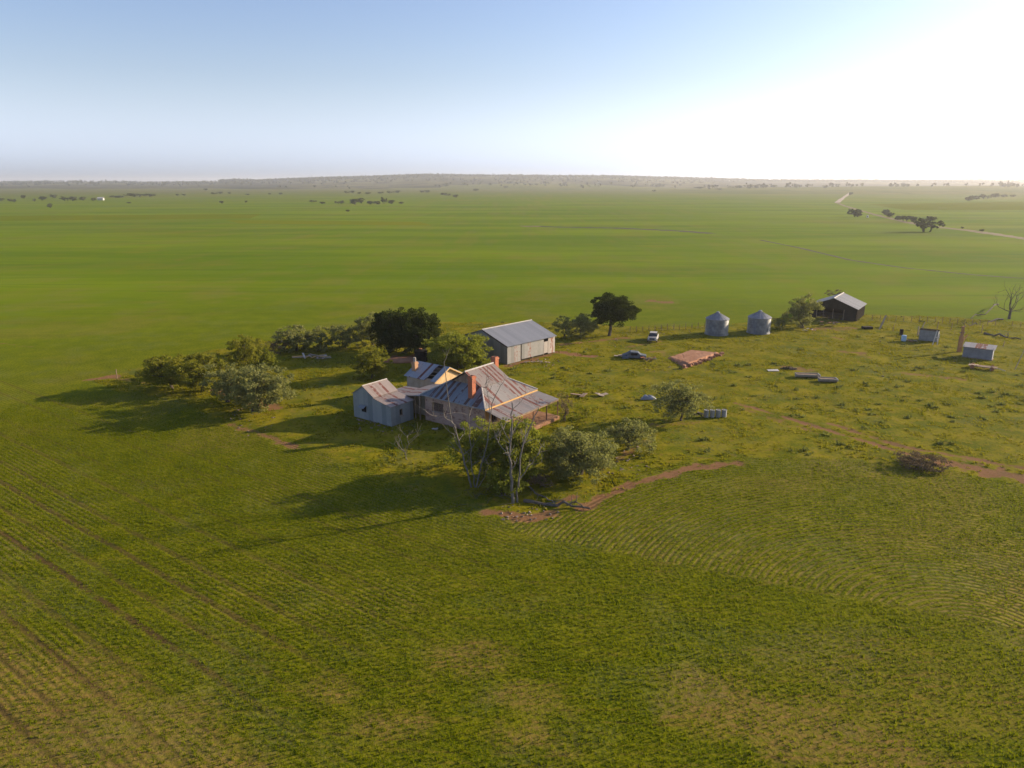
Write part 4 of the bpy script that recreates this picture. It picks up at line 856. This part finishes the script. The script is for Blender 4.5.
# row of drums
gp=G(706,417)
DRUM=plain('drum_grey',(.22,.225,.23),(.33,.33,.325),2,.6)
for i in range(4):
    d=thing('oil_drum',['leftmost pale old drum of the row right of the open tree','second pale old drum of the row right of the open tree','third pale old drum of the row right of the open tree','rightmost pale old drum of the row right of the open tree'][i],'drum',gp+Vector((i*.72,i*.03,0)),R(i*40),'old drums standing in a row')
    MB().lathe([(.27,0),(.29,.02),(.29,.28),(.305,.3),(.29,.32),(.29,.58),(.305,.6),(.29,.62),(.29,.88),(.30,.9),(.27,.9),(.265,.87)],18).build('barrel',DRUM,d,smooth=False)
    MB().lathe([(.05,.87),(.05,.9)],8,(.14,0,0)).build('bung',RUSTM,d)
heap('scrap_pile','dark tangle of wire and boards left of the old drums','scrap pile',(700,417),1.4,.7,12,[WOOD,DARK,CONC],'board',82,.6,(.8,.15))
# ruined platform
pz=1.0
P4=[G(667,358),G(691,350,0),G(722,354.5,0),G(686,368)]
rp=thing('ruined_platform','low flat pinkish earth platform with crumbling stone front edge, in front of the silos','ruin',(P4[0]+P4[2])/2)
c0=(P4[0]+P4[2])/2; loc=[p-c0 for p in P4]
rng=np.random.default_rng(83); vs=[]; nu,nv=22,16
PINK=plain('pink_earth',(.26,.118,.06),(.36,.185,.105),.55,.95,0,.5)
for i in range(nu):
    for j in range(nv):
        u_,v_=i/(nu-1),j/(nv-1); p=loc[0].lerp(loc[1],u_).lerp(loc[3].lerp(loc[2],u_),v_)
        ed=i in(0,nu-1) or j in(0,nv-1)
        z=-.05 if ed else (.14+.40*v_)*(.7 if i in(1,nu-2) else 1)+rng.normal()*.012
        k=1.0 if not ed else 1.02
        vs.append((p.x*k+rng.normal()*.05,p.y*k+rng.normal()*.05,z))
fs=[(i*nv+j,i*nv+j+1,(i+1)*nv+j+1,(i+1)*nv+j) for i in range(nu-1) for j in range(nv-1)]
fs=[f[::-1] for f in fs]
MB().poly(vs,fs).build('platform',PINK,rp)
PST=stone('pink_stone',(.38,.2,.13),(.30,.15,.09),(.2,.1,.06),.5,.4)
for i in range(13):
    t_=i/12; p=loc[3].lerp(loc[2],t_); s_=rng.uniform(.3,.5)
    M=Matrix.Translation((p.x+rng.normal()*.1,p.y-.1+rng.normal()*.12,s_*.4+rng.uniform(-.1,.15)))@Matrix.Rotation(rng.uniform(0,3),4,'Z')@Matrix.Rotation(rng.normal()*.2,4,'X')
    MB().box(-s_*.7,s_*.7,-s_*.45,s_*.45,-s_*.5,s_*.5,M).build('edge_stone',PST,rp,bevel=.05)
# earth mound behind kitchen and tank
em=lump(3.2,1.6,.55,84,rag=.06); tag(em.build('earth_mound',PINK,None,G(401,361),smooth=True),'low orange brown earth mound between the pines and the kitchen building','mound')
tk=thing('water_tank','dark old round tank half hidden under the light green tree','tank',G(421,361)); MB().lathe([(1.,0),(1.,1.7),(.2,1.95)],22).build('barrel',BLK,tk); MB().lathe([(.25,1.93),(.25,2.02)],10).build('lid',RUSTM,tk)
# ---- posts, fence and boards near the right
def post(name,label,cat,base,topdx,h,r,mat,group=None):
    g=G(*base); t=MB().tube([(0,0,-.1),(topdx,0.05,h)],[r,r*.85],7).build(name,mat,None,g); return tag(t,label,cat,group)
lp=MB().slab([(0,0,0),(.35,0,0),(1.9,1.2,2.5),(1.55,1.2,2.5)],.08).build('leaning_board',PALEW,None,G(878.5,329.5)); tag(lp,'pale board leaning in the open just right of the black shed','board')
bd=thing('blue_drum','light blue plastic drum standing on the grass between black shed and tin hut','drum',G(903.5,341)); MB().lathe([(.36,0),(.42,.1),(.42,.95),(.3,1.05)],16).build('barrel',plain('light_blue',(.30,.46,.60),(.4,.55,.68),2,.5),bd); MB().lathe([(.13,1.05),(.13,1.1)],10).build('lid',WHITE,bd)
tag(MB().box(-.25,.25,-.2,.2,0,1.1).build('crate',DARK,None,G(901,335),bevel=.03),'dark upright box behind the light blue drum','box')
tag(MB().box(-.9,.9,-.5,.5,0,.5).build('dark_box',DARK,None,G(867,329),bevel=.05),'low dark box in the weeds beside the right wall of the black shed','box')
post('timber_post','tall pale leaning post behind the left side of the grey tank','post',(918.5,334),.9,2.2,.1,PALEW); post('timber_post','shorter pale post in front of the tall leaning post','post',(917.5,335.5),.05,1.7,.12,PALEW)
sq=thing('grey_tank','square dark grey sheet metal tank between pale posts near the tin hut','tank',G(928.5,340.5),R(-36)); MB().box(-1.5,1.4,-.7,.7,0,1.9).build('body',plain('tank_grey',(.17,.18,.18),(.23,.24,.24),1.5,.6),sq,bevel=.04); MB().box(-1.55,1.45,-.75,.75,1.902,1.96).build('rim',BLK,sq)
fm=thing('stock_frame','small white ladder like timber frame standing right of the grey tank','frame',G(934,345)); MB().tube([(-.25,0,0),(.15,0,2.5)],.1,6).build('post',WHITE,fm); MB().tube([(.65,.2,0),(.75,.2,1.9)],.09,6).build('post',WHITE,fm); MB().box(.1,.78,.05,.15,1.25,1.4).build('rail',WHITE,fm)
post('pole','pale leaning pole at the right edge of the picture, near the tin hut','pole',(1015,369),1.25,4.2,.07,PALEW)
post('fence_post','dark crooked fence post left of the bare tree','post',(981.5,333),.05,1.6,.07,WOOD); post('fence_post','thin dark post standing on the bare patch left of the grove','post',(117,378),0,1.3,.07,WOOD)
heap('scrap_pile','reddish planks lying on the grass right of the light blue drum','scrap pile',(911,341.5),2.2,.8,6,[RUSTM,PALEW],'plank',86,.25,(1.2,.2))
for i_,(bx_,lb_,h_) in enumerate((((937,329),'grey fence post behind the small white timber frame',1.5),((951,330),'grey fence post left of the rusty stack, further back',1.4),((1003,347),'stub of a broken post right of the tin hut roof',1.),((990,371),'short pale stake in the grass right of the cart frame',.7),((893,331),'thin grey post between leaning board and dark upright box',1.3))): post('fence_post',lb_,'post',bx_,.1,h_,.07,WOOD)
def fence(label,pts,n,h=1.15):
    root=thing('wire_fence',label,'fence',pts[0]); W_=MB(); q=[p-pts[0] for p in pts]; P_=[]
    for i in range(n+1):
        t=i/n*(len(q)-1); k=min(int(t),len(q)-2); P_.append(q[k].lerp(q[k+1],t-k))
    for p in P_: MB().tube([(p.x,p.y,-.1),(p.x+random.uniform(-.06,.06),p.y,h*random.uniform(.85,1.1))],.055,5).build('post',WOOD,root)
    for z in (.4,.75,1.05): W_.tube([(p.x,p.y,z) for p in P_],.008,3)
    W_.build('wire',RUSTM,root); return root
fence('wire fence on thin posts behind the parked car, between the umbrella pine and the silos',[G(630,332),G(704,328.5)],12)
fence('wire fence on thin posts running from the black shed towards the bare tree',[G(872,321),G(935,322.5),G(995,326)],16)
fence('short wire fence on thin posts at the right edge, past the bare tree foot',[G(1012,326),G(1055,331)],5)
# scattered stones: stuff
rng=np.random.default_rng(90); st=MB()
for pxr,pyr,nn in (((500,560),(505,522),40),((598,650),(440,475),40),((230,275),(402,436),30),((355,410),(415,432),60),((640,720),(355,372),50),((560,640),(330,350),30),((505,560),(358,368),40),((850,960),(340,380),20),((660,720),(326,334),40)):
    for i in range(nn):
        p=G(rng.uniform(*pxr),rng.uniform(*pyr)); s_=rng.uniform(.04,.13)
        M=Matrix.Translation(p)@Matrix.Rotation(rng.uniform(0,6),4,'Z')@Matrix.Rotation(rng.uniform(0,6),4,'X'); st.box(-s_,s_,-s_*.7,s_*.7,-s_*.5,s_*.5,M)
o=st.build('rubble',stone('rubble_stone',(.2,.15,.115),(.28,.22,.18),(.2,.16,.13),.3,.3)); tag(o,kind='stuff')
# ================================================================== DISTANCE
def far_proto(seed,nl,W,Hh,dens=1.7,size=1.1):
    rng=np.random.default_rng(seed); lobes=[]
    for i in range(nl):
        x=rng.uniform(-.5,.5)*W if nl>2 else rng.uniform(-.15,.15)*W
        lobes.append((np.array([x*.7,rng.uniform(-.2,.2)*W,Hh*rng.uniform(.42,.60)]),np.array([W*rng.uniform(.24,.34),W*rng.uniform(.22,.3),Hh*rng.uniform(.28,.36)])))
    V,Qd=crown_mesh(lobes,dens,size,rng,0,16); tm=MB()
    for c,r in lobes[:3]: tm.tube([(c[0]*.4,0,-.5),(c[0]*.8,c[1],c[2])],[.4,.2],5)
    k=len(V); V2=np.vstack([V,np.array(tm.v)]); 
    me=bpy.data.meshes.new('far_tree'); me.from_pydata(V2.tolist(),[],[tuple(q) for q in Qd]+[tuple(i+k for i in f) for f in tm.f]); me.materials.append(LEAF['far']); me.update(); return me
PROTO=[far_proto(200+i,3 if i%2 else 4,10.,8.+i%3) for i in range(5)]
FN=[0]
def far_tree(px,py,wpx,hpx,label,group=None):
    p=Ghill(px,py); sc=pxm(p); me=PROTO[FN[0]%5]; FN[0]+=1
    o=bpy.data.objects.new('distant_tree',me); COL.objects.link(o); o.location=p; o.rotation_euler=(0,0,random.uniform(-.4,.4)+(math.pi if random.random()<.5 else 0)); o.scale=(wpx/sc/9.,wpx/sc/9.,hpx/sc/7.6)
    return tag(o,label,'tree',group)
far_tree(857,217,14,9,'dark rounded clump at the bend of the far red track, by the white tank')
far_tree(926,232,22,12,'large dark clump tree standing alone in front of the far red track on the right')
far_tree(930,222,12,5,'pale tree crown rising behind the large dark clump by the far track')
for x,y,a,b_ in ((884,215,10,6),(890,217.5,9,5),(898,220,10,5),(905,221.5,9,5),(912,222,8,5)):
    far_tree(x,y,a,b_,'grey green tree in the row along the far red track on the right','trees in the row along the far red track')
far_tree(51,208,6,5,'small isolated tree in the far left field, below the row of tree dots')
far_tree(348.5,212,4,2.2,'tiny dark bush alone in the open field below the far tree clump')
far_tree(222,203.5,4,3,'tiny lone tree on the far plain, right of the white far building')
for x,y,a,b_ in ((340,204,8,3),(355,204.5,9,5),(362,203.5,9,6),(371,204.5,6,3.5),(378,204.5,7,4),(384,204,5,6),(392,204,7,3.5),(402,204,6,2.5)):
    far_tree(x,y,a,b_,'hazy tree in the dark clump at the foot of the hills, left of centre','trees in the far clump left of centre')
for x,y,a,b_ in ((2,201,7,3),(10,201.5,5,3),(14,202.5,4,3),(24,198.5,5,3),(35,201.5,4,3),(42,200.5,7,4),(54,198,7,4),(66,201,8,4),(73,201,7,4),(84,200.5,8,4),(93,201,5,3),(118,197.8,14,2.5),(137,196.8,18,3),(150,196.5,10,2.5),(128,203.5,6,1.6)):
    far_tree(x,y,a,b_,'small hazy tree in the loose row across the far left plain','trees in the far left row')
for x,y,a,b_ in ((178,196,3,2),(184,195.5,4,2),(214,194.5,5,2),(220,194,5,2),(229,194,4,2),(205,190.5,4,2),(246,202.5,3,2),(313,202.5,6,2.2),(322,204,6,2),(269,194.5,4,1.6),(280,194.5,4,1.6),(248,195,4,1.6),(347,193.5,5,2.2),(353,193,5,2),(360,194,5,2),(367,194.3,6,2),(380,193.5,6,2),(390,193.6,6,2.4),(398,193,6,2.2),(421,192.5,6,2.2),(428,192.5,6,2.2),(443,195,7,2.5),(448,196,5,2),(456,197.5,6,2.6),(465,184.5,6,2.2),(475,191,6,2.2)):
    far_tree(x,y,a,b_,'tiny hazy tree dotted on the slopes below the main ridge','trees dotted on the far slopes')
for x,y,a,b_ in ((633,187.3,5,2.6),(654,192,3,2),(700,188.5,12,1.6),(537,185.5,5,2.),(505,188,5,2),(720,190,8,2),(735,188.5,9,2.5),(750,187.6,8,2.5),(765,187.2,9,2.8),(775,187.3,6,2.2)):
    far_tree(x,y,a,b_,'tiny hazy tree on the middle slope right of centre','trees on the middle slope')
for x,y,a,b_ in ((838,186.6,7,3),(848,186.6,4,2.5),(862,186.4,4,3),(896,187,5,3.4),(904,187,7,3.6),(949,186,3,1.5),(1005,186.2,4,1.6),(1014,186.4,4,1.5),(825,187,6,2)):
    far_tree(x,y,a,b_,'small hazy tree on the crest of the rise at the right','trees on the right crest')
for x,y,a,b_ in ((968,201,9,4),(976,199.5,10,4.5),(985,199,10,4),(995,197.5,10,3.6),(1003,197.2,8,3.),(1013,197,7,2.)):
    far_tree(x,y,a,b_,'hazy tree in the long low clump near the right edge','trees in the low clump near the right edge')
for x,y,a,b_ in ((850,195,4,3),(962,229,3,2),(982,231.5,5,2.)): far_tree(x,y,a,b_,'low bush beside the far track on the right','bushes beside the far track')
# woodland along the ridge and hills (uncountable)
def wood(name,hills,n,seed):
    rng=np.random.default_rng(seed); Vs=[]
    for i in range(n):
        hl,dlo,dhi,pw,plo,phi=hills[int(rng.integers(len(hills)))]
        px=rng.uniform(plo,phi); d=dhi-(dhi-dlo)*rng.random()**pw; X=(px-512)/F*d; z=hl.h(X,d)
        if vnoise(np.array([X]),np.array([d]),350,5)[0]<.38 and d<hl.D1*.98: continue
        hh=rng.uniform(7,15); ww=rng.uniform(7,14)
        for k in range(7):
            p=np.array([X,d,z+hh*.55])+rng.normal(size=3)*np.array([ww*.3,ww*.3,hh*.22]); nrm=rng.normal(size=3); nrm/=np.linalg.norm(nrm); t=np.cross(nrm,rng.normal(size=3)); t/=np.linalg.norm(t); b_=np.cross(nrm,t); s=ww*.36
            Vs.append(np.stack([p-t*s-b_*s*.6,p+t*s-b_*s*.6,p+t*s*.6+b_*s,p-t*s*.7+b_*s*.8]))
    V=np.concatenate(Vs); o=npmesh(name,V,np.arange(len(V)).reshape(-1,4),leaf('hill_leaf',(.022,.030,.014),(.05,.055,.026),.1)); tag(o,kind='stuff'); return o
wood('woodland',[(ridge,4000,5260,2.4,-60,730),(ridge,5050,5260,1,230,730),(ridge,5050,5260,1,230,900),(ridge,5050,5260,1,700,1000),(range2,6000,6450,1,700,1040)],9000,95)
wood('scattered_scrub',[(ridge,3000,5000,1.,-60,560),(mid,2900,3650,1.6,440,790),(rise,2450,2640,1.,700,1040)],260,96)
# far white homestead
g=Ghill(101,200.3); fh=thing('distant_house','tiny white far off building among the trees of the far left plain','house',g,R(8))
MB().box(-4,4,-3,3,0,3).build('wall',WHITE,fh); MB().slab([(-4.5,-3.5,2.9),(4.5,-3.5,2.9),(4.5,0,4.6),(-4.5,0,4.6)],.15).slab([(4.5,3.5,2.9),(-4.5,3.5,2.9),(-4.5,0.01,4.6),(4.5,0.01,4.6)],.15).build('roof',WHITE,fh)
g=Ghill(867.5,217.5); wt=thing('distant_tank','tiny white water tank right of the clump at the track bend','tank',g); MB().lathe([(.9,0),(.9,1.3),(.1,1.6)],16).build('barrel',WHITE,wt); MB().lathe([(.2,1.55),(.2,1.7)],8).build('lid',WHITE,wt)
# ================================================================== HAZE
hm=NT('haze_air'); pv=hm.n('VolumePrincipled'); pv.inputs['Color'].default_value=(.90,.91,.97,1); pv.inputs['Density'].default_value=.000105; pv.inputs['Anisotropy'].default_value=.42
hm.l(pv.outputs[0],hm.o.inputs['Volume'])
hb=MB().box(-16000,16000,-4500,16000,-4,98).build('haze',hm.m); tag(hb,kind='stuff')
